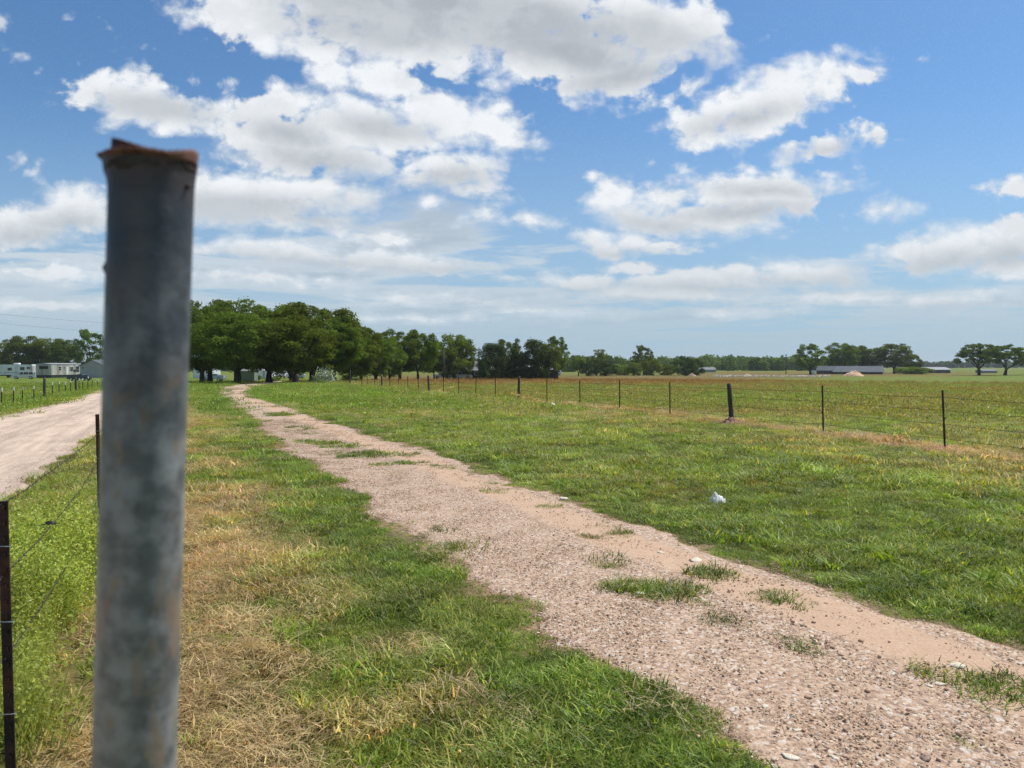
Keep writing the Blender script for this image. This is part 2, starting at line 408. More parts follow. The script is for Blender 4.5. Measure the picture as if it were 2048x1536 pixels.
# median / stray grass patches on the track: px centre, radii
PATCH = [(463, 780, 15, 4), (476, 789, 8, 2.6), (494, 799, 13, 2.8), (530, 812, 22, 3), (560, 830, 24, 3), (595, 855, 26, 7), (620, 868, 30, 3), (640, 885, 40, 3), (690, 893, 34, 3), (700, 912, 60, 5), (770, 910, 46, 4), (735, 914, 90, 2.5), (800, 930, 42, 5), (880, 938, 26, 4), (960, 970, 26, 4), (1010, 985, 34, 6), (1085, 1018, 26, 6), (868, 1065, 34, 9), (895, 1096, 36, 5), (1215, 1068, 36, 10), (1220, 1137, 14, 6), (1420, 1153, 44, 9), (1275, 1176, 50, 14), (1340, 1190, 60, 14), (1390, 1213, 40, 9), (1450, 1250, 44, 14), (1560, 1200, 56, 8), (1600, 1212, 36, 8), (1565, 1285, 26, 14), (1610, 1300, 18, 10), (2015, 1392, 46, 26), (1838, 1432, 22, 14), (1830, 1330, 14, 6), (1870, 1345, 16, 10), (1735, 1270, 14, 5), (1480, 1285, 12, 6), (640, 925, 24, 3), (1060, 1215, 20, 8), (900, 1100, 40, 6), (1950, 1480, 14, 8), (1240, 1182, 26, 9), (590, 880, 40, 2.5), (520, 842, 14, 2.5), (660, 900, 20, 2)]
FENCE_R = [(1890, 900, 't', 779), (1647, 867, 't', 770), (1466, 848, 'w', 767), (1340, 833, 't', 765), (1239, 821.5, 't', 762), (1160, 813, 't', 761), (1094, 806, 't', 757.5), (1037, 801.5, 'w', 753), (991, 796.5, 't', 755.5), (951, 792, 't', 754), (917, 788.5, 't', 753.5), (887, 785.5, 't', 751.5), (858.5, 782.5, 'w', 751.5), (836.6, 780.5, 't', 751.5), (816, 778.5, 't', 752), (796.6, 777, 't', 750), (779.7, 775.5, 't', 751.5), (763.6, 774.3, 'w', 751.5), (749, 773, 't', 751.5), (735, 772, 't', 752), (723, 771, 't', 753), (711.7, 770, 't', 753.5), (700, 769, 't', 745)]
FR_PTS = [ground_at(p[0], p[1]) for p in FENCE_R]
_a, _b = FR_PTS[0], FR_PTS[1]
FR_EXT = (2 * _a[0] - _b[0], 2 * _a[1] - _b[1])
FR_LINE = [(FR_EXT[0] * 3 - 2 * _a[0] + 4, FR_EXT[1] * 3 - 2 * _a[1] - 6), FR_EXT] + FR_PTS
ROAD = []
RDIR = np.array([-0.404, 0.915]); RDIR = RDIR / np.linalg.norm(RDIR)
_r0 = np.array(ground_at(0, 1003)); _l0 = np.array(ground_at(0, 836))
ROAD = [tuple(_r0 - RDIR * 14), tuple(_r0), tuple(_r0 + RDIR * 60), tuple(_r0 + RDIR * 95 + np.array([-6, 0])), tuple(_l0 + RDIR * 82 + np.array([-6, 0])), tuple(_l0 + RDIR * 46), tuple(_l0), tuple(_l0 - RDIR * 28)]
NFENCE = [at_depth(8, 2.42), at_depth(196, 6.7)]       # foreground left fence line
def patches(x, y):
    px, py = to_px(x, y)
    v = np.full(x.shape, -9.0)
    for (cx, cy, rx, ry) in PATCH:
        L = np.hypot((px - cx) / rx, (py - cy) / ry); v = np.maximum(v, 1 - L)
    return v
def track_sd(x, y):
    """metres inside the bare track; below zero is grass"""
    r = np.hypot(x, y)
    s = sdist_poly(x, y, TRACK)
    s = s + (fbm(x * 1.3, y * 1.3, 4, 21, .6) - .5) * (.50 * np.clip(r / 8, .6, 1.2) * sst(r, 42, 26) + .16) + (fbm(x * 7, y * 7, 3, 22, .6) - .5) * .18
    return s
def patch_w(x, y):
    r = np.hypot(x, y)
    return patches(x, y) + (fbm(x * 5, y * 5, 3, 31, .6) - .5) * (1.5 * sst(r, 48, 30) + .1)
def road_sd(x, y):
    return sdist_poly(x, y, ROAD) + (fbm(x * .8, y * .8, 4, 41, .6) - .5) * .7 + (fbm(x * 5, y * 5, 2, 42) - .5) * .15
STRAW = [(330, 790), (398, 786), (405, 850), (440, 900), (462, 960), (520, 1040), (560, 1110), (560, 1180), (640, 1260), (700, 1330), (640, 1400), (600, 1450), (700, 1536), (800, 1750), (-100, 1750), (60, 1536), (110, 1400), (140, 1250), (180, 1150), (200, 1090), (250, 950), (300, 850)]
STRAW_W = [ground_at(*p) for p in STRAW]
def zones(x, y):
    """weights of the ground covers at world points"""
    px, py = to_px(x, y)
    r = np.hypot(x, y)
    z = {}
    fr = sdist_line(x, y, FR_LINE)
    # which side of the right hand fence
    P = np.array(FR_LINE); lx = np.interp(y, P[:, 1], P[:, 0], left=P[0, 0], right=None) if P[0, 1] < P[-1, 1] else np.interp(y, P[::-1, 1], P[::-1, 0])
    far_x = P[-1, 0] - (y - P[-1, 1]) * .55
    lx = np.where(y > P[-1, 1], far_x, lx)
    z['field'] = sst(x - lx, -.2, .5)
    n1 = fbm(x * .9, y * .9, 4, 51, .6); n2 = fbm(x * .25, y * .25, 4, 52, .6); n3 = fbm(x * 3.2, y * 3.2, 3, 53, .6)
    z['fencestraw'] = sst(1.0 - np.abs(fr + .25 * 0) / .75 + (n1 - .5) * 1.9, .15, .95) * sst(r, 90, 60)
    ss_ = sdist_poly(x, y, STRAW_W)
    z['straw'] = sst(ss_ / np.clip(r * .12, .35, 2.2) + (n1 - .5) * 2.2 + (n3 - .5) * 1.3, -.15, .9)
    z['soil'] = sst(n3 * .6 + n1 * .4, .58, .70) * z['straw'] + sst(1.0 - sdist_line(x, y, NFENCE) / .6 + (n3 - .5), .3, .9) * sst(y, 5.5, 3.5) * .8
    # reddish seed heads in the far field
    red = np.clip(1.4 * np.exp(-((py - 760) / 9.0) ** 2), 0, 1) * sst(px, 690, 800) * sst(px, 1750, 1350) * 1.0
    red2 = np.exp(-((py - 748) / 5.0) ** 2) * sst(px, 1300, 1500) * sst(px, 2100, 1800) * .8
    z['red'] = np.clip(red + red2 + sst(n2, .5, .62) * .35, 0, 1) * z['field'] * sst(py, 800, 775) + .32 * z['field'] * sst(n2, .42, .62) * sst(py, 765, 790)
    z['verge'] = sst(x - np.interp(y, [NFENCE[0][1], NFENCE[1][1]], [NFENCE[0][0], NFENCE[1][0]]), .1, -.35) * sst(y, 12, 8)
    z['fr'] = fr
    z['tr'] = track_sd(x, y); z['pt'] = patch_w(x, y); z['rd'] = road_sd(x, y)
    z['n1'], z['n2'], z['n3'] = n1, n2, n3
    z['px'], z['py'], z['r'] = px, py, r
    return z
GREEN = np.array([0.160, 0.235, 0.030]); YGREEN = np.array([0.205, 0.290, 0.034]); OLIVE = np.array([0.30, 0.285, 0.09]); DGREEN = np.array([0.115, 0.190, 0.026])
STRAWC = np.array([0.60, 0.455, 0.225]); STRAWD = np.array([0.29, 0.195, 0.09]); REDC = np.array([0.34, 0.165, 0.085]); SOILC = np.array([0.31, 0.175, 0.105])
def cover_colour(z):
    n1, n2, n3 = z['n1'][:, None], z['n2'][:, None], z['n3'][:, None]
    c = GREEN + (YGREEN - GREEN) * sst(n1 * .5 + n2 * .5, .40, .60)
    c = c + (OLIVE - c) * sst(n3 * .5 + n2 * .5, .50, .66) * .65
    leftg = sst(z['px'][:, None], 620, 420) * 0
    fld = z['field'][:, None]
    fc = YGREEN * .95 + (OLIVE * .9 - YGREEN * .95) * sst(n1, .40, .66) * .7
    c = c + (fc - c) * fld * .85
    c = c + (REDC - c) * z['red'][:, None] * .68
    # dull olive between straw and track on the near left
    ol = (sst(z['tr'], -.45, -1.3) * sst(z['px'], 1350, 900) * sst(z['py'], 830, 1050) * sst(z['n1'] * .5 + z['n3'] * .5, .34, .52))[:, None]
    c = c + (OLIVE * 1.15 - c) * ol * .85
    # thin edge beside the track: dark lush low grass
    ed = (sst(z['tr'], -1.3, -.35) * sst(z['tr'], .1, -.1))[:, None]
    c = c + (DGREEN * 1.15 - c) * ed * .6
    st = np.clip(z['straw'] + z['fencestraw'], 0, 1)[:, None]
    sc = STRAWC * .80 + (OLIVE * .95 - STRAWC * .80) * sst(z['n3'] * .5 + z['n2'] * .5, .44, .60)[:, None]
    c = c + (sc - c) * st * .92
    nf = (np.clip(1 - np.abs(z['fr'] - 1.6) / 2.6, 0, 1) * (1 - z['field']) * sst(z['n1'] * .5 + z['n3'] * .5, .46, .60) * sst(z['r'], 60, 30))[:, None]
    c = c + (OLIVE * np.array([1.15, 1.0, 1.2]) - c) * nf * .6
    return c

# ------------------------------------------------------------------ ground, track, gravel road
def ground_material(name, kind):
    m = bpy.data.materials.new(name); m.use_nodes = True; t = NT(m.node_tree); b = t.n['Principled BSDF']
    g = t.n.new('ShaderNodeNewGeometry').outputs['Position']
    b.inputs['Roughness'].default_value = 0.95; b.inputs['Specular IOR Level'].default_value = 0.15
    at = t.n.new('ShaderNodeAttribute'); at.attribute_name = 'col'
    dist = t.vm('LENGTH', g)
    if kind == 'grass':
        n = t.noise(g, 28.0, 6, 0.7); n2 = t.noise(g, 2.2, 5, 0.65); n3 = t.noise(g, 0.35, 4, 0.6)
        c = t.mix(1.0, at.outputs['Color'], t.mix(t.ss(n, 0.35, 0.65), (0.62, 0.62, 0.6), (1.35, 1.35, 1.3)), 'MULTIPLY')
        c = t.mix(1.0, c, t.mix(t.ss(n2, 0.35, 0.65), (0.84, 0.86, 0.8), (1.16, 1.14, 1.15)), 'MULTIPLY')
        c = t.mix(1.0, c, t.mix(t.ss(n3, 0.35, 0.65), (0.88, 0.93, 0.9), (1.14, 1.07, 1.05)), 'MULTIPLY')
        hgt, dst = n, 0.04
    elif kind == 'track':
        v = t.voro(g, 55.0, out=1); vd = t.voro(g, 55.0, out=0)
        v2 = t.voro(g, 120.0, out=1)
        n = t.noise(g, 1.4, 6, 0.62); n2 = t.noise(g, 9.0, 5, 0.65)
        gcol = t.mix(t.sep(v)[0], (0.29, 0.18, 0.11), (0.63, 0.47, 0.33))
        gcol = t.mix(t.ss(t.sep(v)[1], 0.80, 0.95), gcol, (0.66, 0.62, 0.54))
        gcol = t.mix(t.ss(t.sep(v)[2], 0.80, 0.95), gcol, (0.17, 0.12, 0.10))
        gcol = t.mix(0.35, gcol, t.mix(t.sep(v2)[0], (0.30, 0.18, 0.13), (0.52, 0.38, 0.28)))
        fine = t.mix(n2, (0.46, 0.295, 0.19), (0.58, 0.405, 0.275))
        sel = t.m('ADD', t.m('MULTIPLY', at.outputs['Fac'], 1.0), t.m('SUBTRACT', n, 0.5))
        c = t.mix(t.m('MULTIPLY', t.ss(sel, 0.42, 0.75), .8), gcol, fine)
        hgt, dst = t.m('SUBTRACT', 1.0, vd), 0.006
    else:
        v = t.voro(g, 40.0, out=1); vd = t.voro(g, 40.0, out=0)
        n = t.noise(t.vm('MULTIPLY', g, (1, 1, 1)), 1.1, 6, 0.65)
        # wheel tracks run along the road
        rd = t.vm('DOT_PRODUCT', g, (float(RDIR[1]), float(-RDIR[0]), 0.0))
        w = t.m('SINE', t.m('MULTIPLY', rd, 3.6)); 
        c = t.mix(t.sep(v)[0], (0.34, 0.25, 0.19), (0.60, 0.475, 0.375))
        c = t.mix(t.ss(t.m('ADD', t.m('MULTIPLY', w, 0.12), n), 0.40, 0.65), c, (0.57, 0.44, 0.34))
        ra = t.vm('DOT_PRODUCT', g, (float(RDIR[0]), float(RDIR[1]), 0.0))
        sk = t.noise(t.comb(t.m('MULTIPLY', rd, 2.6), t.m('MULTIPLY', ra, .22), 0.0), 1.6, 6, .68)
        c = t.mix(1.0, c, t.mix(t.ss(sk, .36, .64), (.86, .85, .84), (1.14, 1.13, 1.11)), 'MULTIPLY')
        sp = t.voro(g, 9.0, out=0); c = t.mix(t.m('MULTIPLY', t.ss(sp, .10, .04), .7), c, (.26, .19, .14))
        hgt, dst = t.m('ADD', t.m('SUBTRACT', 1.0, vd), t.m('MULTIPLY', t.m('ADD', n, sk), 2.5)), 0.012
    t.put(b.inputs['Base Color'], c)
    bn = t.n.new('ShaderNodeBump'); bn.inputs['Distance'].default_value = dst
    t.put(bn.inputs['Strength'], t.ss(dist, 4.0, 60.0, 0.8, 0.25))
    t.put(bn.inputs['Height'], hgt); t.l.new(bn.outputs[0], b.inputs['Normal'])
    return m
def build_ground():
    rr = [0.0, 0.4, 0.8, 1.1]; r = 1.3
    while r < 9000:
        rr.append(r)
        r *= 1.011 if r < 26 else (1.015 if r < 90 else (1.03 if r < 500 else 1.12))
    rr = np.array(rr)
    aa = np.concatenate([np.linspace(-math.pi, -0.86, 30)[:-1], np.linspace(-0.86, 0.86, 560), np.linspace(0.86, math.pi, 30)[1:]])
    nr, na = len(rr), len(aa)
    R, A = np.meshgrid(rr, aa, indexing='ij')
    x, y = (R * np.sin(A)).ravel(), (R * np.cos(A)).ravel()
    z = height(x, y)
    zn = zones(x, y)
    col = cover_colour(zn)
    near = sst(np.hypot(x, y), 34, 12)[:, None]
    thatch = np.array([0.12, 0.09, 0.04]) + (SOILC * .9 - np.array([0.12, 0.09, 0.04])) * np.clip(zn['soil'], 0, 1)[:, None]
    col = col * (1 - near * .8) + (thatch * .75 + col * .15) * near * .8
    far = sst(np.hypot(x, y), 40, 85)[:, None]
    col = col * (1 - far * (.36 + .10 * zn['red'][:, None])) * (1 + far * np.array([-.04, .02, -.25]))  # far ground colour darkened to stand in for shade among grass blades
    ed = (sst(zn['tr'], -.28, -.02) * sst(np.hypot(x, y), 70, 50))[:, None]
    col = col + (np.array([.36, .24, .16]) - col) * ed * .8
    ed = sst(zn['rd'], -.6, -.05)[:, None]
    col = col + (np.array([.42, .31, .22]) - col) * ed * .7
    bare = (sst(zn['n3'] * .5 + zn['n1'] * .5, .66, .74) * (1 - zn['field']))[:, None] * .8
    col = col + (SOILC - col) * bare
    idx = np.arange(nr * na).reshape(nr, na)
    Fq = np.stack([idx[:-1, :-1], idx[:-1, 1:], idx[1:, 1:], idx[1:, :-1]], -1).reshape(-1, 4)
    Fq = Fq[:, ::-1]
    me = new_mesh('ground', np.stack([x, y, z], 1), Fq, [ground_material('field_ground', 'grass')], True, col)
    link('ground', me, kind='structure')
    # sheets for track and road share the ground's own vertices, a few mm proud, dipping under it at their ragged edge
    for nm, key, kind in (('dirt_track', 'tr', 'track'), ('gravel_road', 'rd', 'road')):
        s = zn[key].copy(); s = np.where((y > 0.2) & (np.hypot(x, y) < 130), s, -9)
        keep = (s[Fq] > -0.10).any(1)
        f = Fq[keep]; used = np.unique(f); remap = np.full(nr * na, -1); remap[used] = np.arange(len(used))
        zz = z[used] + np.clip(s[used] * .12, -.02, .012)
        if nm == 'dirt_track':
            sd_r = sdist_line(x[used], y[used], [ground_at(*p) for p in TRACK_R])
            fine = sst(1 - np.abs(sd_r - .45) / .55, .1, .8) * .9
            sl = sdist_line(x[used], y[used], [ground_at(*p) for p in TRACK_L])
            fine = np.maximum(fine, sst(1 - np.abs(sl - 1.15) / .5, .1, .9) * .34)
            cc = np.repeat(fine[:, None], 3, 1)
        else: cc = np.repeat(np.zeros(len(used))[:, None], 3, 1)
        me = new_mesh(nm, np.stack([x[used], y[used], zz], 1), remap[f], [ground_material(nm, kind)], True, cc)
        link(nm, me, kind='structure')
build_ground()

# ------------------------------------------------------------------ scattered ground cover (grass, straw, weeds, gravel)
def blades(n, rad, hmin, hmax, w, lean, curl, seed, colvar=.25, dry=.12, seg=2, flat=0.0):
    """a patch of n grass blades as tapering strips"""
    g = np.random.default_rng(seed)
    a = g.uniform(0, 2 * np.pi, n); r = rad * np.sqrt(g.uniform(0, 1, n))
    bx, by = r * np.cos(a), r * np.sin(a)
    h = g.uniform(hmin, hmax, n) * (1 - .35 * (r / rad) ** 2)
    da = g.uniform(0, 2 * np.pi, n); ln = lean * g.uniform(.2, 1, n)
    wx, wy = -np.sin(da), np.cos(da)
    tw = g.uniform(-.8, .8, n); wx2 = wx * np.cos(tw) - wy * np.sin(tw); wy2 = wx * np.sin(tw) + wy * np.cos(tw)
    V = []; F_ = []; ww = w * g.uniform(.6, 1.3, n)
    base = g.uniform(0, flat, n) if flat else np.zeros(n)
    for k in range(seg + 1):
        t = k / seg
        out = h * (ln * t + curl * t * t)
        up = h * (t - .45 * curl * t * t) * (1 - .35 * ln) if not flat else base + h * .12 * np.sin(t * 3.1) * g.uniform(.2, 1, n)
        cx, cy = bx + np.cos(da) * out, by + np.sin(da) * out
        wk = ww * (1 - t) ** .7 if k < seg else ww * 0
        V.append(np.stack([cx - wx2 * wk, cy - wy2 * wk, up - (.01 if not flat else 0) * (k == 0)], 1))
        if k < seg: V.append(np.stack([cx + wx2 * wk, cy + wy2 * wk, up - (.01 if not flat else 0) * (k == 0)], 1))
    nv = len(V); V = np.stack(V, 1).reshape(-1, 3)
    b = np.arange(n)[:, None] * nv
    tris = []
    for k in range(seg - 1):
        tris += [[2 * k, 2 * k + 1, 2 * k + 3], [2 * k, 2 * k + 3, 2 * k + 2]]
    tris.append([2 * (seg - 1), 2 * (seg - 1) + 1, 2 * seg])
    Fc = (b[:, :, None] + np.array(tris)[None]).reshape(-1, 3)
    c = np.ones((n, 3)) * g.uniform(1 - colvar, 1 + colvar, (n, 1)) * (1 + g.uniform(-.08, .08, (n, 3)))
    dr = g.uniform(0, 1, n) < dry
    c[dr] = c[dr] * np.array([2.2, 1.6, 2.6])
    return V, Fc, np.repeat(c, nv, 0)
def leafdots(n, rad, hmin, hmax, s, seed):
    """many stems carrying small leaves / seed pods"""
    g = np.random.default_rng(seed)
    V, Fc, Cc = blades(max(6, n // 14), rad * .55, hmin * .9, hmax, .002, .35, .25, seed, .2, .3)
    Vs, Fs, Cs = [V], [Fc], [Cc]; b = len(V)
    t = g.uniform(.15, 1, n) ** .8; a = g.uniform(0, 2 * np.pi, n); rr = rad * np.sqrt(g.uniform(0, 1, n)) * (.35 + .65 * t)
    z = t * g.uniform(hmin, hmax, n)
    cen = np.stack([rr * np.cos(a), rr * np.sin(a), z], 1)
    d1 = g.normal(size=(n, 3)); d1 /= np.linalg.norm(d1, axis=1)[:, None]
    d2 = np.cross(d1, g.normal(size=(n, 3))); d2 /= np.linalg.norm(d2, axis=1)[:, None]
    ss = s * g.uniform(.5, 1.3, (n, 1))
    Q = np.stack([cen - d1 * ss, cen + d2 * ss * .45, cen + d1 * ss, cen - d2 * ss * .45], 1).reshape(-1, 3)
    fq = (np.arange(n)[:, None] * 4 + np.array([[0, 1, 2]])).reshape(-1, 3); fq2 = (np.arange(n)[:, None] * 4 + np.array([[0, 2, 3]])).reshape(-1, 3)
    Vs.append(Q); Fs.append(np.concatenate([fq, fq2]) + b); Cs.append(np.repeat(g.uniform(.75, 1.3, (n, 1)) * np.ones((n, 3)), 4, 0))
    return np.concatenate(Vs), np.concatenate(Fs), np.concatenate(Cs)
ICO = None
def stones(n, rad, smin, smax, seed, flat=.55):
    g = np.random.default_rng(seed)
    import bmesh
    bm = bmesh.new(); bmesh.ops.create_icosphere(bm, subdivisions=1, radius=1.0)
    bm.verts.ensure_lookup_table(); bv = np.array([v.co[:] for v in bm.verts]); bf = np.array([[v.index for v in f.verts] for f in bm.faces]); bm.free()
    Vs, Fs, Cs = [], [], []
    pal = 1.15 * np.array([[.38, .22, .135], [.48, .32, .20], [.58, .46, .31], [.62, .54, .40], [.28, .18, .115], [.44, .27, .16], [.54, .40, .265]])
    for i in range(n):
        s = smin * (smax / smin) ** (g.uniform() ** 2.6)
        m = bv * (1 + g.uniform(-.28, .28, (len(bv), 1))) * np.array([1, g.uniform(.55, .95), flat * g.uniform(.5, 1.2)]) * s
        a = g.uniform(0, 6.28); ca, sa = np.cos(a), np.sin(a)
        m = m @ np.array([[ca, sa, 0], [-sa, ca, 0], [0, 0, 1]])
        r = rad * math.sqrt(g.uniform()); th = g.uniform(0, 6.28)
        m += np.array([r * np.cos(th), r * np.sin(th), s * flat * .2])
        Fs.append(bf + len(bv) * i); Vs.append(m); Cs.append(np.repeat((pal[g.integers(0, 7)] * g.uniform(.8, 1.15))[None], len(bv), 0))
    return np.concatenate(Vs), np.concatenate(Fs), np.concatenate(Cs)
def proto_collection(name, list_VFC, material, smooth=False):
    col = bpy.data.collections.new(name)
    for i, (V, Fc, Cc) in enumerate(list_VFC):
        me = new_mesh('%s_%02d' % (name, i), V, Fc, [material], smooth, Cc)
        o = bpy.data.objects.new('%s_%02d' % (name, i), me); col.objects.link(o)
    return col
def scatter(name, col, nproto, P, scale, icol, label, category, seed=1, tilt=.12):
    g = np.random.default_rng(seed); n = len(P)
    me = bpy.data.meshes.new(name); me.vertices.add(n); me.vertices.foreach_set('co', np.asarray(P, np.float32).ravel())
    rot = np.stack([g.normal(0, tilt, n), g.normal(0, tilt, n), g.uniform(0, 6.28, n)], 1).astype(np.float32)
    a = me.attributes.new('rot', 'FLOAT_VECTOR', 'POINT'); a.data.foreach_set('vector', rot.ravel())
    a = me.attributes.new('scl', 'FLOAT', 'POINT'); a.data.foreach_set('value', np.asarray(scale, np.float32))
    a = me.attributes.new('idx', 'INT', 'POINT'); a.data.foreach_set('value', g.integers(0, nproto, n).astype(np.int32))
    c = np.ones((n, 4), np.float32); c[:, :3] = icol
    a = me.attributes.new('icol', 'FLOAT_COLOR', 'POINT'); a.data.foreach_set('color', c.ravel())
    o = link(name, me, kind='stuff', label=label, category=category)
    ng = bpy.data.node_groups.new(name + '_scatter', 'GeometryNodeTree')
    ng.interface.new_socket('Geometry', in_out='INPUT', socket_type='NodeSocketGeometry')
    ng.interface.new_socket('Geometry', in_out='OUTPUT', socket_type='NodeSocketGeometry')
    N = ng.nodes; gi = N.new('NodeGroupInput'); go = N.new('NodeGroupOutput')
    ip = N.new('GeometryNodeInstanceOnPoints'); ci = N.new('GeometryNodeCollectionInfo')
    ci.inputs['Collection'].default_value = col; ci.inputs['Separate Children'].default_value = True; ci.inputs['Reset Children'].default_value = True
    ng.links.new(gi.outputs[0], ip.inputs['Points']); ng.links.new(ci.outputs[0], ip.inputs['Instance'])
    ip.inputs['Pick Instance'].default_value = True
    for an, dt, sock in (('rot', 'FLOAT_VECTOR', 'Rotation'), ('scl', 'FLOAT', 'Scale'), ('idx', 'INT', 'Instance Index')):
        na = N.new('GeometryNodeInputNamedAttribute'); na.data_type = dt; na.inputs['Name'].default_value = an
        ng.links.new(na.outputs['Attribute'], ip.inputs[sock])
    ng.links.new(ip.outputs[0], go.inputs[0])
    md = o.modifiers.new('scatter', 'NODES'); md.node_group = ng
    return o
def sector(n, r0, r1, seed, az=.80, pw=1.0):
    """random points of a ring sector in front of the camera; pw<2 thins with distance"""
    g = np.random.default_rng(seed)
    u = g.uniform(0, 1, n); r = (r0 ** pw + u * (r1 ** pw - r0 ** pw)) ** (1 / pw)
    a = g.uniform(-az, az, n)
    return r * np.sin(a), r * np.cos(a), g
def lift(x, y, dz=0.0): return np.stack([x, y, height(x, y) + dz], 1)
LM = leaf_mat('grass_blade', (1, 1, 1), .42, inst=True, gloss=.05)
def build_cover():
    lawn = proto_collection('lawn_patch', [blades(110, .15, .02, .085, .0038, 1.0, .5, 100 + i, .45, .22) for i in range(5)], LM)
    lawnb = proto_collection('lawn_wide', [blades(190, .42, .02, .055, .006, 1.0, .5, 120 + i, .32, .05) for i in range(4)], LM)
    straw = proto_collection('straw_patch', [blades(110, .20, .08, .26, .0020, 1.0, .1, 140 + i, .40, .0, 3, flat=.035) for i in range(5)], LM)
    tall = proto_collection('tall_tuft', [blades(46, .07, .14, .32, .0035, .45, .55, 160 + i, .3, .12, 3) for i in range(4)], LM)
    weed = proto_collection('weed_tuft', [leafdots(520, .13, .16, .38, .0075, 180 + i) for i in range(4)], LM)
    wide = proto_collection('wide_tuft', [blades(26, .06, .08, .19, .0065, .75, .65, 200 + i, .25, .02, 3) for i in range(3)], LM)
    stalk = proto_collection('red_stalks', [blades(26, .16, .12, .24, .0028, .16, .05, 220 + i, .3, .1, 2) for i in range(3)], LM)
    # lawn near
    # darker and lighter tussocks
    for part, (r0, r1, n, sc, col, nprot, nm, lb) in enumerate((
            (1.6, 10, 21000, 1.0, lawn, 5, 'grass', 'short green grass beside the track in the foreground'),
            (10, 26, 36000, 1.2, lawn, 5, 'grass', 'mown green grass in the middle distance'),
            (24, 120, 46000, 1.6, lawnb, 4, 'grass', 'far grass of the verge and the open field'))):
        x, y, g = sector(n, r0, r1, 300 + part, pw=1.55)
        z = zones(x, y)
        keep = (z['tr'] < -.03 - z['r'] * .004 + .16 * g.uniform(0, 1, n) ** 4 * (z['r'] < 22)) & (z['rd'] < -.05 - z['r'] * .006)
        thin = np.clip(1 - .93 * z['straw'] - .85 * (z['py'] > 1250) * (z['px'] < 230) * (z['px'] > 50) - .35 * sst(z['n3'], .60, .72) - .55 * z['fencestraw'] - .9 * z['soil'] * (y < 6), .03, 1)
        onp = (z['tr'] > 0) & (g.uniform(0, 1, n) < sst(z['pt'], -.55, .45) * .85)
        keep |= onp & (g.uniform(0, 1, n) < .8)
        thin = thin * sst(z['r'], 120, 50)
        keep &= g.uniform(0, 1, n) < thin
        tus = sst(fbm(x * 4.5, y * 4.5, 3, 87, .6), .32, .68)[:, None]
        vr = (.36 - .24 * sst(z['r'], 12, 32))[:, None]
        c = cover_colour(z) * 1.05 * (1 + vr * g.uniform(-1, 1, (n, 1))) * (1 + vr * 1.5 * (tus - .5)) * (1 + g.normal(0, .05, (n, 3)))
        c = np.where(onp[:, None], c * np.array([.62, .66, .8]), c)
        sca = sc * g.uniform(.65, 1.25, n) * np.where(onp, .45 + .4 * sst(z['pt'], -.3, .6), .40 + .60 * sst(z['tr'], .05, -.5)) * (.6 + .8 * sst(fbm(x * 6, y * 6, 3, 88), .35, .65)) * (.8 + .5 * sst(z['n1'], .4, .65))
        scatter(nm, col, nprot, lift(x, y)[keep], sca[keep], np.clip(c[keep], .01, 1), lb, 'grass', 400 + part)
    # dry straw
    x, y, g = sector(26000, 1.6, 30, 310, pw=1.4)
    z = zones(x, y)
    w = np.clip(z['straw'] + z['fencestraw'] * .9 + .13 * sst(z['n1'], .45, .6) * (1 - z['field']) * sst(z['px'], 1700, 900) + .42 * sst(z['n3'] * .5 + z['n1'] * .5, .38, .58) * sst(z['px'], 1250, 800) * sst(z['py'], 930, 1120) * sst(z['tr'], -.5, -1.2), 0, 1)
    keep = (g.uniform(0, 1, len(x)) < w) & (z['tr'] < -.05) & (z['rd'] < -.1) & ~((z['soil'] > .6) & (g.uniform(0, 1, len(x)) < .7))
    c = STRAWD + (STRAWC * 1.15 - STRAWD) * g.uniform(0, 1, (len(x), 1)) ** .7
    scatter('straw', straw, 5, lift(x, y, .005)[keep], (g.uniform(.6, 1.25, len(x)) * (1 + .6 * sst(z['r'], 8, 25)))[keep], c[keep], 'dry tan straw lying in a matted strip left of the track and under the fence', 'straw', 410, .18)
    # wide bright tufts on the right
    x, y, g = sector(4200, 3.5, 24, 320, pw=1.5)
    z = zones(x, y); n5 = fbm(x * .7, y * .7, 3, 77)
    keep = (z['tr'] < -.15) & (z['rd'] < -.2) & (g.uniform(0, 1, len(x)) < sst(n5, .42, .68) * np.where(z['px'] > 900, .9, .16) * (1 - .6 * z['straw']))
    c = np.array([.27, .38, .045]) * g.uniform(.75, 1.2, (len(x), 1))
    scatter('grass_tufts', wide, 3, lift(x, y)[keep], g.uniform(.6, 1.35, len(x))[keep], c[keep], 'bright broad bladed grass tufts scattered through the verge right of the track', 'grass tufts', 420, .15)
    # reddish seed stalks
    x, y, g = sector(22000, 4, 130, 330, pw=1.3)
    z = zones(x, y); n5 = fbm(x * .55 + 9, y * .55, 3, 78)
    w = sst(n5, .46, .66) * np.where(z['px'] > 1150, .5, .04) * (1 - z['field']) + z['field'] * (.10 + .5 * z['red'])
    keep = (z['tr'] < -.3) & (z['rd'] < -.3) & (z['straw'] < .3) & (g.uniform(0, 1, len(x)) < w)
    c = np.array([.30, .17, .06]) * g.uniform(.7, 1.4, (len(x), 1))
    scatter('seed_stalks', stalk, 3, lift(x, y)[keep], (g.uniform(.55, 1.15, len(x)) * (1 + sst(z['r'], 15, 50) * .6 + sst(z['r'], 50, 100)))[keep], c[keep], 'thin reddish brown seed stalks standing in the grass', 'seed stalks', 430, .1)
    # tall green verge between the near fence and the gravel road
    x, y, g = sector(9000, 1.9, 16, 340, pw=1.3)
    z = zones(x, y)
    keep = (z['verge'] > .5) & ((z['py'] < 1230) | (z['px'] < 60) | (g.uniform(0, 1, len(x)) < .06)) & (z['rd'] < -.12) & (g.uniform(0, 1, len(x)) < .85)
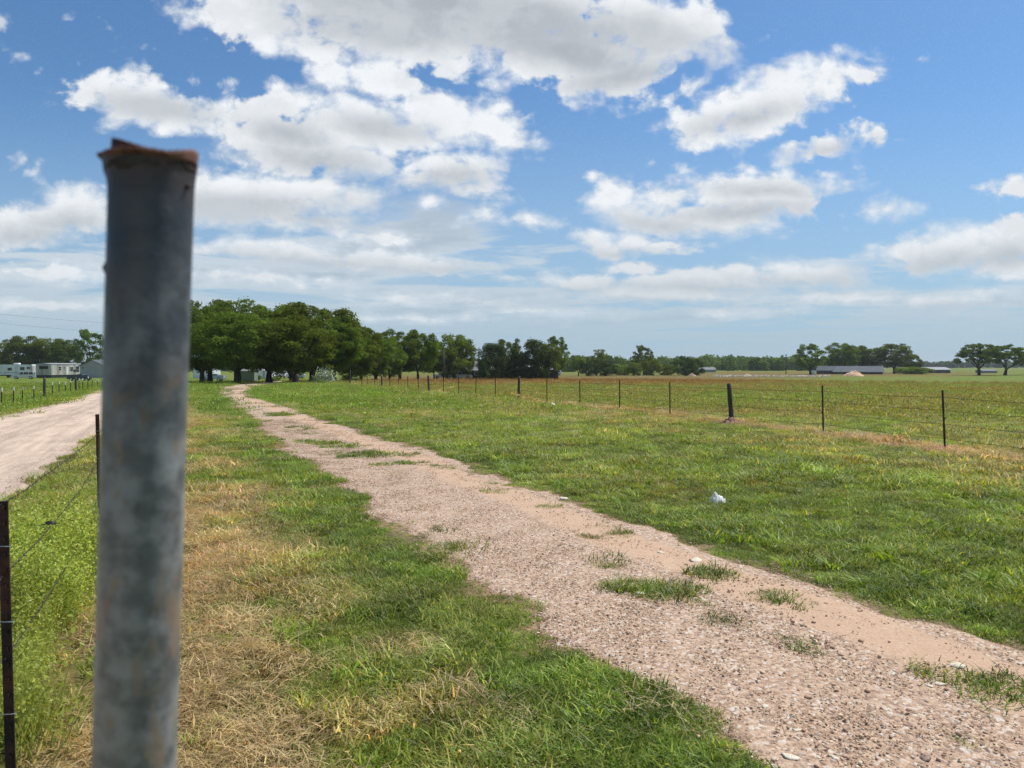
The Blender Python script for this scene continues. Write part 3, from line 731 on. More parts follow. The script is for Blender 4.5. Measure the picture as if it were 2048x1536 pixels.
    c = (GREEN * 1.35 + (YGREEN * 1.1 - GREEN * 1.35) * g.uniform(0, .9, (len(x), 1))) * g.uniform(.7, 1.25, (len(x), 1))
    scatter('verge_grass', tall, 4, lift(x, y)[keep], g.uniform(.5, 1.05, len(x))[keep], c[keep], 'long lush green grass between the wire fence and the gravel road', 'grass', 440, .2)
    # weeds by the near fence
    pts = []; g = np.random.default_rng(9)
    for (cx, cy, rx, ry, k) in ((70, 1190, 70, 50, 30), (105, 1130, 70, 30, 24), (40, 1260, 45, 40, 14), (165, 1130, 30, 30, 8), (35, 1330, 20, 50, 4), (25, 1420, 16, 50, 3), (130, 1060, 50, 16, 6), (110, 1220, 30, 16, 4), (90, 1440, 50, 50, 1), (20, 1130, 30, 50, 12)):
        for _ in range(int(k * 2.4)):
            a, r = g.uniform(0, 6.28), math.sqrt(g.uniform())
            pts.append(ground_at(cx + rx * r * math.cos(a), cy + 40 + ry * r * math.sin(a)))
    pts = np.array(pts)
    c = np.array([.42, .50, .11]) * g.uniform(.5, 1.35, (len(pts), 1)) * (1 + g.normal(0, .05, (len(pts), 3)))
    scatter('weeds', weed, 4, lift(pts[:, 0], pts[:, 1]), (g.uniform(.8, 1.6, len(pts)) * (.75 + .5 * (hash2(np.floor(pts[:, 0] * 3), np.floor(pts[:, 1] * 3), 4)))), c, 'feathery yellow green weeds growing along the near wire fence', 'weeds', 450, .15)
    # a few green sprigs and tufts in straw and lawn
    x, y, g = sector(900, 2.6, 20, 350, pw=1.4)
    z = zones(x, y)
    keep = (z['tr'] < .25) & (z['rd'] < -.2) & (z['field'] < .5) & (g.uniform(0, 1, len(x)) < .33)
    c = GREEN * 1.1 * g.uniform(.7, 1.5, (len(x), 1))
    scatter('grass_sprigs', tall, 4, lift(x, y)[keep], g.uniform(.22, .6, len(x))[keep], c[keep], 'small dark green sprigs poking out of the straw and the mown grass', 'grass tufts', 460, .25)
    # gravel
    sm = bpy.data.materials.new('pebble'); sm.use_nodes = True; t = NT(sm.node_tree); b = t.n['Principled BSDF']
    at = t.n.new('ShaderNodeAttribute'); at.attribute_name = 'col'
    ai = t.n.new('ShaderNodeAttribute'); ai.attribute_type = 'INSTANCER'; ai.attribute_name = 'icol'
    tc = t.n.new('ShaderNodeTexCoord').outputs['Object']
    c = t.mix(1.0, at.outputs['Color'], ai.outputs['Color'], 'MULTIPLY')
    t.put(b.inputs['Base Color'], t.mix(t.ss(t.noise(tc, 60, 4, .6), .35, .7), c, (.48, .33, .23)))
    b.inputs['Roughness'].default_value = .9; b.inputs['Specular IOR Level'].default_value = .2
    gr = proto_collection('gravel_patch', [stones(190, .24, .0022, .0095, 500 + i) for i in range(6)], sm)
    x, y, g = sector(16000, 1.8, 22, 360, pw=1.45)
    s = track_sd(x, y); sr = sdist_line(x, y, [ground_at(*p) for p in TRACK_R])
    keep = (s > .02) & (patch_w(x, y) < .1) & (g.uniform(0, 1, len(x)) < np.clip(.25 + 1.1 * sst(np.abs(sr - .45), .2, .7), 0, 1))
    scatter('gravel', gr, 6, lift(x, y, .008)[keep], (g.uniform(.7, 1.3, len(x)) * (1 + .5 * sst(np.hypot(x, y), 8, 20)))[keep], (np.ones((len(x), 3)) * g.uniform(.85, 1.2, (len(x), 1)))[keep], 'pinkish beige gravel strewn over the dirt track', 'gravel', 470, .03)
    gr2 = proto_collection('coarse_gravel', [stones(22, .3, .006, .019, 520 + i, .5) for i in range(5)], sm)
    x, y, g = sector(3000, 1.8, 16, 370, pw=1.45)
    s = track_sd(x, y); nn = fbm(x * 1.6, y * 1.6, 3, 79)
    keep = (s > .02) & (g.uniform(0, 1, len(x)) < sst(nn, .40, .62) * .8)
    scatter('coarse_gravel', gr2, 5, lift(x, y, .01)[keep], g.uniform(.6, 1.2, len(x))[keep], (np.ones((len(x), 3)) * g.uniform(.95, 1.3, (len(x), 1)))[keep], 'coarser pale gravel stones lying in loose drifts on the track', 'gravel', 480, .03)
build_cover()

# ------------------------------------------------------------------ trees
LEAF = leaf_mat('oak_leaf', (0.118, 0.176, 0.032), .42, gloss=.0)
LEAF_L = leaf_mat('light_leaf', (0.150, 0.215, 0.040), .42, gloss=.0)
LEAF_D = leaf_mat('juniper_leaf', (0.072, 0.115, 0.036), .30, gloss=.0)
BARK = mat('bark', (0.055, 0.045, 0.036), .95, 0, .3, 4.0, .4)
def leaf_quads(cen, nrm, size, g, aspect=.6):
    n = len(cen)
    d1 = np.cross(nrm, g.normal(size=(n, 3))); d1 /= np.linalg.norm(d1, axis=1)[:, None] + 1e-9
    d2 = np.cross(nrm, d1)
    s = size[:, None] * .5
    V = np.stack([cen - d1 * s, cen + d2 * s * aspect, cen + d1 * s, cen - d2 * s * aspect], 1).reshape(-1, 3)
    return V, (np.arange(n * 4).reshape(n, 4))
def crown_mesh(name, seed, R, Hc, z0, nl, ncl, leaf, material, shape='round', gap=0.0, crad=.22):
    """leaves gathered in clumps that fill an uneven crown; R half width, Hc crown height, z0 crown base"""
    g = np.random.default_rng(seed)
    cen = []; rad = []
    while len(cen) < ncl:
        p = g.uniform(-1, 1, 3); 
        if shape == 'cone':
            t = (p[2] + 1) / 2; lim = (1 - t) ** .75 * .95 + .05
            if math.hypot(p[0], p[1]) > lim or g.uniform() < .25 * (math.hypot(p[0], p[1]) < lim * .5): continue
            rr = crad * (.5 + .5 * (1 - t))
        elif shape == 'umbrella':
            q = math.hypot(p[0], p[1]); 
            if q > 1: continue
            p[2] = 1 - q * q * .8 - g.uniform(0, 1.0) * (1 - .3 * q)
            rr = crad * g.uniform(.6, 1.1)
        else:
            q = math.sqrt(p[0] ** 2 + p[1] ** 2 + (max(p[2], 0) * 1.0) ** 2 + (min(p[2], 0) * .85) ** 2)
            if q > 1 or (q < .55 and g.uniform() < .6): continue
            wob = .84 + .24 * float(vnoise(np.array([math.atan2(p[1], p[0]) * 1.6 + 9 + seed]), np.array([p[2] * 2.1 + seed]), seed)[0])
            p = p * wob
            rr = crad * g.uniform(.65, 1.25)
        cen.append(p); rad.append(rr)
    cen = np.array(cen); rad = np.array(rad)
    w = rad ** 2.2; k = g.choice(ncl, nl, p=w / w.sum())
    d = g.normal(size=(nl, 3)); d /= np.linalg.norm(d, axis=1)[:, None]
    d[:, 2] = np.where((d[:, 2] < -.2) & (g.uniform(0, 1, nl) < .5), -d[:, 2], d[:, 2])
    rr = rad[k] * (g.uniform(.35, 1.0, nl) ** .6) * (1 + .25 * g.normal(size=nl) * (g.uniform(0, 1, nl) < .25))
    P = cen[k] + d * rr[:, None] * np.array([1, 1, .8])
    sc = np.array([R, R, Hc / 2])
    P = P * sc + np.array([0, 0, z0 + Hc / 2])
    nrm = d * .7 + g.normal(size=(nl, 3)) * .75 + np.array([0, 0, .35]); nrm /= np.linalg.norm(nrm, axis=1)[:, None]
    V, Fc = leaf_quads(P, nrm, leaf * g.uniform(.55, 1.35, nl), g)
    cc = (g.uniform(.78, 1.25, ncl))[k] * g.uniform(.8, 1.2, nl)
    c = np.repeat(cc[:, None] * np.array([1, 1, 1]) * np.stack([g.uniform(.85, 1.25, nl), np.ones(nl), g.uniform(.8, 1.1, nl)], 1), 4, 0)
    return new_mesh(name, V, Fc, [material], False, c), cen * sc + np.array([0, 0, z0 + Hc / 2])
def trunk_mesh(name, seed, r0, z0, tips, forks=3, lean=0.0):
    g = np.random.default_rng(seed + 77); mb = MB()
    def limb(a, b, ra, rb, n=5):
        a, b = np.array(a, float), np.array(b, float); pts = []; L = np.linalg.norm(b - a)
        for i in range(n + 1):
            t = i / n; p = a + (b - a) * t; w = math.sin(math.pi * t) * .07 * L
            pts.append(tuple(p + g.normal(size=3) * w * .5 + np.array([0, 0, w * .5])))
        mb.tube(pts, [ra + (rb - ra) * i / n for i in range(n + 1)], 7)
        return pts
    fk = (lean, g.normal() * .1, z0 * .62)
    mb.tube([(0, 0, -.3), (0, 0, .05), (lean * .3, 0, z0 * .25), (lean * .6, 0, z0 * .45), fk], [r0 * 1.7, r0 * 1.25, r0, r0 * .92, r0 * .85], 10)
    idx = g.permutation(len(tips))[:forks]
    mains = []
    for i in idx:
        tp = tips[i]; mid = np.array([fk[0] + (tp[0] - fk[0]) * .55, (tp[1]) * .55, fk[2] + (tp[2] - fk[2]) * .6])
        pp = limb(fk, mid, r0 * .6, r0 * .34); limb(mid, tp, r0 * .34, r0 * .08); mains.append(mid)
    for i in g.permutation(len(tips))[:min(len(tips), 26)]:
        tp = np.array(tips[i]); m = min(mains, key=lambda q: np.linalg.norm(q - tp))
        limb(m, tp, r0 * .2, r0 * .04, 3)
    me = new_mesh(name, mb.v, mb.f, [BARK], True)
    return me
PROTO = {}
def proto_tree(key, seed, R, Hh, z0, nl, ncl, leaf, material, shape='round', crad=.22, r0=None, forks=3, lean=0, zt=None):
    cm, tips = crown_mesh(key + '_crown', seed, R, Hh - z0, z0, nl, ncl, leaf, material, shape, crad=crad)
    tm = trunk_mesh(key + '_trunk', seed, r0 or Hh * .035, zt or z0 * 1.25, tips, forks, lean)
    PROTO[key] = (cm, tm, R, Hh)
proto_tree('oakA', 1, 5.3, 10, 1.7, 27000, 130, .27, LEAF, crad=.19)
proto_tree('oakB', 2, 5.1, 10, 1.8, 26000, 110, .27, LEAF, crad=.20)
proto_tree('oakC', 3, 5.5, 10, 2.0, 27000, 140, .26, LEAF, crad=.18, forks=4)
proto_tree('oakD', 4, 4.5, 10, .9, 24000, 120, .27, LEAF, crad=.19)
proto_tree('openA', 5, 4.6, 10, 1.9, 7600, 60, .34, LEAF_L, crad=.19, forks=5)
proto_tree('openB', 6, 4.9, 10, 2.0, 9500, 66, .34, LEAF, crad=.17, forks=5, lean=.4)
proto_tree('lightA', 7, 4.3, 10, 1.6, 13000, 55, .32, LEAF_L, crad=.24)
proto_tree('jun', 8, 2.6, 10, .2, 13000, 90, .24, LEAF_D, 'cone', crad=.25, r0=.22)
proto_tree('junB', 9, 3.4, 10, .1, 16000, 110, .26, LEAF_D, crad=.24, r0=.25)
proto_tree('flatA', 10, 5.0, 10, 1.5, 15000, 100, .32, LEAF, 'umbrella', crad=.165, forks=5, zt=3.2)
proto_tree('flatB', 11, 5.2, 10, 1.5, 15500, 104, .32, LEAF, 'umbrella', crad=.165, forks=5, lean=-.3, zt=3.0)
cb, _t = crown_mesh('bush_crown', 12, 2.2, 3.0, 0.05, 6500, 60, .20, LEAF_L, crad=.28)
cd, _t = crown_mesh('bush_dark_crown', 13, 2.2, 3.0, 0.05, 7000, 60, .20, LEAF_D, crad=.28)
PROTO['bush'] = (cb, None, 2.2, 3.0); PROTO['bushD'] = (cd, None, 2.2, 3.0)
def stem_mesh():
    mb = MB()
    for i in range(6):
        a = i * 1.05; mb.tube([(0, 0, -.1), (.25 * math.cos(a), .25 * math.sin(a), .8), (.7 * math.cos(a), .7 * math.sin(a), 1.9)], [.06, .045, .02], 5)
    return new_mesh('bush_stems', mb.v, mb.f, [BARK], True)
STEM = stem_mesh()
def tree(name, key, px, w, top, Y, label, cat='tree', group=None, rz=None, flipx=1):
    """a tree at photo column px, crown w px wide, top at row top, standing Y metres ahead"""
    cm, tm, R, Hh = PROTO[key]
    X = (px - CX) / F * Y; gz = H(X, Y)
    ht = EYE + (HZ - top) / F * Y - gz
    sx = (w / F * Y) / (2 * R) * 1.12; sz = ht / Hh
    o = thing(name, label, cat, (X, Y, gz - .05), group=group)
    o.rotation_euler.z = rz if rz is not None else (px * 1.37) % 6.28
    o.scale = (sx, sx, sz)
    a = link('crown' if tm is not None else 'foliage', cm, o)
    b = link('trunk' if tm is not None else 'stems', tm if tm is not None else STEM, o)
    return o
G1 = 'oaks of the dense grove at the end of the dirt track'
T = [
 # dense grove, nearest first
 ('oak_tree', 'oakC', 474, 175, 622, 74, 'oak with a thick forked trunk standing right where the dirt track disappears', G1),
 ('oak_tree', 'oakB', 592, 170, 634, 76, 'lower rounded lighter green oak in front of the grove, trunk in the open gap', G1),
 ('oak_tree', 'oakA', 404, 130, 603, 82, 'oak with its crown half hidden behind the rusty galvanised pole', G1),
 ('oak_tree', 'oakD', 300, 130, 616, 84, 'oak behind the galvanised pole at the left end of the grove', G1),
 ('oak_tree', 'oakA', 538, 165, 607, 88, 'oak with a slim dark trunk between the forked oak and the lower rounded oak', G1),
 ('oak_tree', 'oakB', 625, 170, 606, 86, 'tall oak rising above the white flowering shrub, its trunk just right of the gap', G1),
 ('oak_tree', 'oakC', 668, 110, 628, 84, 'oak directly behind the white flowering shrub', G1),
 ('oak_tree', 'oakA', 476, 170, 596, 97, 'tallest oak of the grove, its dome making the highest left part of the skyline', G1),
 ('oak_tree', 'oakD', 700, 95, 646, 92, 'oak at the right shoulder of the grove where the skyline falls', G1),
 ('oak_tree', 'oakB', 420, 130, 600, 100, 'back oak whose top shows just right of the pole above the white trailer', G1),
 ('oak_tree', 'oakC', 722, 82, 652, 102, 'narrow oak behind the start of the field fence', G1),
 ('oak_tree', 'oakD', 583, 120, 610, 104, 'back oak filling the skyline above the lower rounded oak', G1),
 ('oak_tree', 'oakD', 752, 80, 666, 112, 'soft grey green willow like tree right of the grove, lower than its neighbours', 0),
 ('oak_tree', 'oakD', 778, 60, 676, 116, 'small grey green tree left of the dark twin oaks', 0),
 ('oak_tree', 'oakA', 800, 84, 655, 124, 'left one of the dark twin oaks beyond the fence', 0),
 ('oak_tree', 'oakB', 836, 70, 659, 126, 'right one of the dark twin oaks beyond the fence', 0),
 ('oak_tree', 'oakC', 868, 44, 682, 150, 'small dark oak behind the parked cars', 0),
 ('oak_tree', 'lightA', 908, 78, 661, 156, 'bright green rounded tree beside the brick chimney house', 0),
 ('oak_tree', 'oakD', 893, 60, 694, 148, 'dark low oak in front of the bright green rounded tree', 0),
 ('oak_tree', 'oakD', 932, 36, 684, 160, 'dark green tree touching the left end of the chimney house', 0),
 # middle clump
 ('juniper_tree', 'junB', 984, 58, 682, 150, 'leftmost dark juniper right beside the utility pole and house', 0),
 ('juniper_tree', 'jun', 967, 22, 703, 146, 'small low juniper spreading at the foot of the utility pole by the house', 0),
 ('oak_tree', 'oakB', 1010, 54, 678, 162, 'mid green round tree between two dark junipers of the middle clump', 0),
 ('juniper_tree', 'jun', 1037, 52, 671, 152, 'tallest pointed juniper in the centre of the middle clump', 0),
 ('juniper_tree', 'junB', 1070, 58, 674, 150, 'broad dark juniper right of the tallest one in the middle clump', 0),
 ('oak_tree', 'lightA', 1096, 54, 680, 154, 'light olive tree at the right front of the middle clump', 0),
 ('pecan_tree', 'openB', 1110, 52, 674, 160, 'open crowned tree leaning right at the right end of the middle clump', 0),
 # separate far trees
 ('small_tree', 'lightA', 1157, 28, 707, 215, 'small yellow green tree just right of the middle clump', 0),
 ('small_tree', 'openA', 1193, 44, 698, 225, 'light airy round tree in front of the far wood, left of the bushes', 0),
 ('pecan_tree', 'openB', 1287, 42, 691, 240, 'taller loose tree with two lobes standing above the far wood', 0),
 ('pecan_tree', 'openB', 1621, 58, 688, 250, 'airy tree leaning right beside the utility pole and the white tank', 0),
 ('oak_tree', 'oakB', 1683, 62, 685, 290, 'dark oak at the left end of the clump behind the grey barn roof', 0),
 ('oak_tree', 'oakC', 1712, 60, 690, 300, 'second dark oak behind the grey barn roof', 0),
 ('oak_tree', 'oakA', 1742, 50, 694, 296, 'round oak at the right end of the grey barn roof', 0),
 ('oak_tree', 'oakC', 1788, 62, 686, 285, 'dark broad oak standing apart between the barn and the long white roof', 0),
 ('small_tree', 'oakD', 1822, 36, 708, 290, 'low dark tree at the left end of the long white roof', 0),
 ('mesquite_tree', 'flatA', 1958, 70, 686, 230, 'left one of the pair of flat topped trees on the right', 0),
 ('mesquite_tree', 'flatB', 2010, 76, 687, 232, 'right one of the pair of flat topped trees on the right', 0),
 ('mesquite_tree', 'flatA', 2062, 50, 700, 250, 'tree cut by the right edge of the photo', 0),
 # left group
 ('oak_tree', 'oakB', 45, 84, 671, 225, 'broad green tree on the left behind the white travel trailer', 0),
 ('oak_tree', 'lightA', 92, 76, 670, 228, 'green tree behind the gap between the travel trailer and the mobile home', 0),
 ('oak_tree', 'oakC', 130, 60, 678, 224, 'tree with its light lower branches behind the mobile home', 0),
 ('oak_tree', 'openB', 183, 62, 660, 220, 'taller open tree behind the grey shed, left of the pole', 0),
 ('small_tree', 'oakD', 4, 40, 710, 240, 'low dark tree at the left edge of the photo', 0),
]
for (nm, key, px, w, top, Y, lb, grp) in T:
    tree(nm, key, px, w, top, Y, lb, group=grp or None)
def bush(px, w, top, Y, lb, key='bush', nm='bush'):
    tree(nm, key, px, w, top, Y, lb, 'bush')
bush(1210, 46, 722, 215, 'low dark bush right of the light airy round tree', 'bushD')
bush(1178, 30, 722, 214, 'low dark bush beneath the small yellow green tree', 'bushD')
bush(1268, 30, 724, 225, 'rounded grey green bush below the taller loose tree')
bush(1302, 36, 718, 228, 'wide green bush right below the taller loose tree')
bush(1335, 40, 727, 232, 'flat green scrub bush left of the big dark bush')
bush(1371, 44, 714, 222, 'big dark bush beside the first dirt heap', 'bushD')
bush(1393, 26, 719, 226, 'smaller dark bush touching the big dark bush on its right', 'bushD')
bush(1240, 44, 728, 232, 'flat pale green scrub bush in front of the far wood')
bush(1830, 60, 733, 262, 'long low scrub in front of the long white roof')
bush(505, 30, 746, 118, 'small bush in the shade beside the grey green shed')
bush(545, 26, 752, 116, 'weedy bush in front of the white van')
bush(700, 30, 748, 105, 'low shaded bush at the first post of the field fence', 'bushD')
# flowering shrub in front of the grove
def flowering_shrub():
    X, Y = at_depth(650, 71); gz = H(X, Y)
    o = thing('flowering_shrub', 'pale green shrub with white blossom and arching stems in front of the grove', 'shrub', (X, Y, gz))
    link('foliage', new_mesh('shrub_leaves', *crown_simple(31, 1.15, 1.25, .0, 2600, .13, 1.0), [leaf_mat('shrub_leaf', (.13, .18, .05), .35)], False, (1, 1, 1)), o)
    fm = mat('white_blossom', (.72, .72, .62), .8, 0, .08)
    V, Fc = crown_simple(32, 1.25, 1.35, .12, 700, .10, 1.0); link('blossom', new_mesh('blossom', V, Fc, [fm]), o)
    mb = MB()
    for i in range(14):
        a = i * .45; r = 1.1
        mb.tube([(0, 0, -.05), (.4 * r * math.cos(a), .4 * r * math.sin(a), .8), (r * math.cos(a), r * math.sin(a), 1.0 + .2 * math.sin(i * 3))], [.02, .015, .006], 4)
    mb.build('stems', BARK, o)
def crown_simple(seed, R, Hh, z0, n, leaf, squash):
    g = np.random.default_rng(seed)
    d = g.normal(size=(n, 3)); d /= np.linalg.norm(d, axis=1)[:, None]; d[:, 2] = np.abs(d[:, 2])
    r = g.uniform(.3, 1, n) ** .5 * (1 + .2 * g.normal(size=n))
    P = d * r[:, None] * np.array([R, R, Hh]) + np.array([0, 0, z0])
    nn = d + g.normal(size=(n, 3)); nn /= np.linalg.norm(nn, axis=1)[:, None]
    return leaf_quads(P, nn, leaf * g.uniform(.6, 1.3, n), g)
_sv = new_mesh
flowering_shrub()
# far wood: one mass along the horizon
def far_wood(name, Y0, Y1, x0, x1, n, tmin, tmax, label, seed):
    g = np.random.default_rng(seed); Vs, Fs, Cs, b = [], [], [], 0
    for i in range(n):
        px = x0 + (x1 - x0) * (i + g.uniform()) / n; Y = g.uniform(Y0, Y1); X = (px - CX) / F * Y
        nn = float(vnoise(np.array([px / 38.0 + seed]), np.array([seed * 1.0]), seed)[0])
        top = tmax + (tmin - tmax) * (.55 * g.uniform() ** 2 + .55 * nn)
        ht = EYE + (HZ - top) / F * Y + 1.6; R = ht * g.uniform(.35, .75)
        m = 420
        d = g.normal(size=(m, 3)); d /= np.linalg.norm(d, axis=1)[:, None]
        lob = 1 + .22 * np.sin(d[:, 0] * 5 + i) * np.cos(d[:, 1] * 6 + i * 2) 
        P = d * (g.uniform(.6, 1, m) ** .5 * lob)[:, None] * np.array([R, R, ht * .55]) + np.array([X, Y, -1.6 + ht * .47])
        nr = d + g.normal(size=(m, 3)) * .7; nr /= np.linalg.norm(nr, axis=1)[:, None]
        V, Fc = leaf_quads(P, nr, Y * .0031 * g.uniform(.6, 1.4, m), g, .8)
        Vs.append(V); Fs.append(Fc + b); b += len(V)
        Cs.append(np.repeat((g.uniform(.75, 1.3) * g.uniform(.8, 1.2, m))[:, None] * np.ones((1, 3)), 4, 0))
    me = new_mesh(name, np.concatenate(Vs), np.concatenate(Fs), [LEAF], False, np.concatenate(Cs))
    link(name, me, kind='stuff', label=label, category='woodland')
far_wood('distant_wood', 420, 560, 1085, 1700, 120, 708, 723, 'dark band of woodland along the horizon behind the field', 3)
far_wood('distant_wood', 900, 1200, 1560, 2150, 70, 720, 727, 'thin bluish far line of woodland on the right horizon', 5)
far_wood('distant_wood', 700, 900, 1080, 1240, 24, 718, 726, 'hazy far woodland seen left of the bushes', 8)
far_wood('distant_wood', 420, 600, -250, 60, 40, 708, 722, 'dark woodland behind the trailers on the left', 6)
far_wood('distant_wood', 330, 480, 180, 1150, 150, 712, 728, 'shaded woodland glimpsed between the trunks of the grove', 7)

# ------------------------------------------------------------------ fences
STEEL = mat('post_steel', (0.035, 0.028, 0.026), .75, .3, .35, 6.0, stain=(.12, .05, .03), stain_amt=.5)
WOODP = mat('post_wood', (0.075, 0.062, 0.052), .95, 0, .35, 5.0, .5, streak=True)
WIREM = mat('wire_steel', (0.07, 0.055, 0.048), .6, .6, .3, 9.0)
TIP = mat('post_tip_paint', (.62, .64, .60), .7, 0, .15)
CLIP = mat('wire_clip', (.45, .45, .44), .4, .8, .1)
def t_post_mb(h, w=.034, studs=True):
    """T section: front flange, stem behind, studs on the face"""
    mb = MB(); t = .004
    mb.box(-w / 2, w / 2, -t / 2, t / 2, -.45, h)
    mb.box(-t / 2, t / 2, t / 2 + .0005, w * .85, -.45, h - .002)
    if studs:
        z = .08
        while z < h - .02:
            mb.box(-.006, .006, -t / 2 - .007, -t / 2 - .0005, z, z + .014); z += .054
    return mb
def wire_pts(a, b, n, sag, g=None, jit=0):
    a, b = Vector(a), Vector(b); out = []
    for i in range(n + 1):
        t = i / n; p = a.lerp(b, t); p.z -= sag * 4 * t * (1 - t)
        if jit and g is not None: p += Vector(g.normal(0, jit, 3))
        out.append(p)
    return out
def barbed(mb, pts, r, barbs=True, step=.13, bl=.016, g=None):
    if barbs:                                   # two twisted strands plus barbs
        P = []; tot = 0; L = [0]
        for i in range(1, len(pts)): tot += (pts[i] - pts[i - 1]).length; L.append(tot)
        def at(s):
            for i in range(1, len(L)):
                if s <= L[i]: return pts[i - 1].lerp(pts[i], (s - L[i - 1]) / max(1e-6, L[i] - L[i - 1]))
            return pts[-1]
        d = (pts[-1] - pts[0]).normalized(); a = d.orthogonal().normalized(); b = d.cross(a)
        n = int(tot / .018)
        for ph in (0, math.pi):
            mb.tube([at(tot * i / n) + (a * math.cos(i * .9 + ph) + b * math.sin(i * .9 + ph)) * r * .8 for i in range(n + 1)], r * .75, 4)
        s = step * .6
        while s < tot:
            p = at(s)
            for k in range(2):
                q = Vector(g.normal(0, 1, 3)); q -= d * q.dot(d); q.normalize()
                mb.tube([p - q * bl, p + q * bl + d * .003], [r * .5, r * .35], 3)
            mb.tube([p - d * .006, p + d * .006], r * 2.1, 5)
            s += step
    else:
        mb.tube(pts, r, 4)
def long_fence(label, posts, hts, kinds, wires, group=None, tips=False, wr=.0042, seed=1, extra=None):
    g = np.random.default_rng(seed)
    base = posts[0]; o = thing('wire_fence', label, 'fence', (base[0], base[1], H(*base)), group=group)
    ox, oy, oz = o.location
    tops = []
    for i, ((x, y), h, k) in enumerate(zip(posts, hts, kinds)):
        gz = H(x, y)
        ln = (g.normal(0, .02), g.normal(0, .02))
        if extra and i in extra: ln = extra[i]
        if k == 'w':
            mb = MB(); r = .062
            n = 9; pts = [(ln[0] * (h * j / n), ln[1] * (h * j / n), -.4 + (h + .4) * j / n) for j in range(n + 1)]
            mb.tube(pts, [r * 1.06 - .008 * j / n + g.normal(0, .0015) for j in range(n + 1)], 12)
            p = mb.build('post', WOODP, o, True, label='thick weathered wooden fence post')
            for pl in p.data.polygons: pl.use_smooth = True
        else:
            mb = t_post_mb(h, .036 if y < 30 else .040)
            p = mb.build('post', STEEL, o)
            p.rotation_euler = (-ln[1], ln[0], g.uniform(-.5, .5))
            if tips:
                tb = MB(); tb.box(-.022, .022, -.006, .036, h - .14, h + .004); tb.build('tip', TIP, p, label='white painted post tip')
        p.location = (x - ox, y - oy, gz - oz)
        tops.append((x - ox, y - oy, gz - oz, h, ln))
    for wz in wires:
        mb = MB()
        for i in range(len(tops) - 1):
            a, b = tops[i], tops[i + 1]
            za, zb = wz * a[3], wz * b[3]
            A = (a[0] + a[4][0] * za, a[1] + a[4][1] * za, a[2] + za); B = (b[0] + b[4][0] * zb, b[1] + b[4][1] * zb, b[2] + zb)
            pts = wire_pts(A, B, 5, .012 + .02 * g.uniform())
            mb.tube(pts, wr, 4)
            if math.hypot(posts[i][0], posts[i][1]) < 26:          # barbs
                n = int((Vector(B) - Vector(A)).length / .13)
                for j in range(1, n):
                    p = Vector(A).lerp(Vector(B), j / n); p.z -= .014
                    q = Vector(g.normal(0, 1, 3)).normalized() * .014
                    mb.tube([p - q, p + q], wr * .6, 3)
        mb.build('wire', WIREM, o)
    return o
_posts = [FR_EXT] + FR_PTS
_h = [1.13]
for (px, by, k, ty), (X, Y) in zip(FENCE_R, FR_PTS): _h.append(min(1.2, (by - ty) / F * Y))
_k = ['t'] + [p[2] for p in FENCE_R]
_h[-1] = 1.25; _k[-1] = 'w'
long_fence('long barbed wire fence of dark steel and wooden posts across the field on the right', _posts, _h, _k, (.20, .44, .67, .88), seed=4,
           extra={1: (-.045, .02), 2: (-.02, .02), 3: (-.10, .03), 13: (-.07, 0), 5: (0, 0), 12: (.0, 0)})
LF = [(3, 815, 't', 775), (26, 809, 't', 773), (45, 807, 't', 773), (67.5, 803, 't', 772), (88, 797, 'w', 755), (104.5, 792, 't', 765), (118, 788, 't', 763), (130.5, 786, 't', 765), (141, 785.5, 't', 760), (152, 783.5, 'w', 755), (158, 782.5, 't', 757), (166, 782.5, 't', 757), (176, 779.5, 't', 752.5), (184.5, 777.5, 't', 755), (195, 777, 't', 758), (206, 775.5, 't', 757), (217, 774.5, 't', 757), (229, 773.5, 't', 756)]
_lp = [ground_at(p[0], p[1]) for p in LF]
_v = (np.array(_lp[0]) - np.array(_lp[4])) / 4
_lp = [tuple(np.array(_lp[0]) + _v)] + _lp
_lh = [.9] + [min(1.25, (p[1] - p[3]) / F * q[1]) for p, q in zip(LF, _lp[1:])]
long_fence('wire fence with white tipped steel posts along the far side of the gravel road', _lp, _lh, ['t'] + [p[2] for p in LF], (.35, .62, .88), tips=True, seed=6)
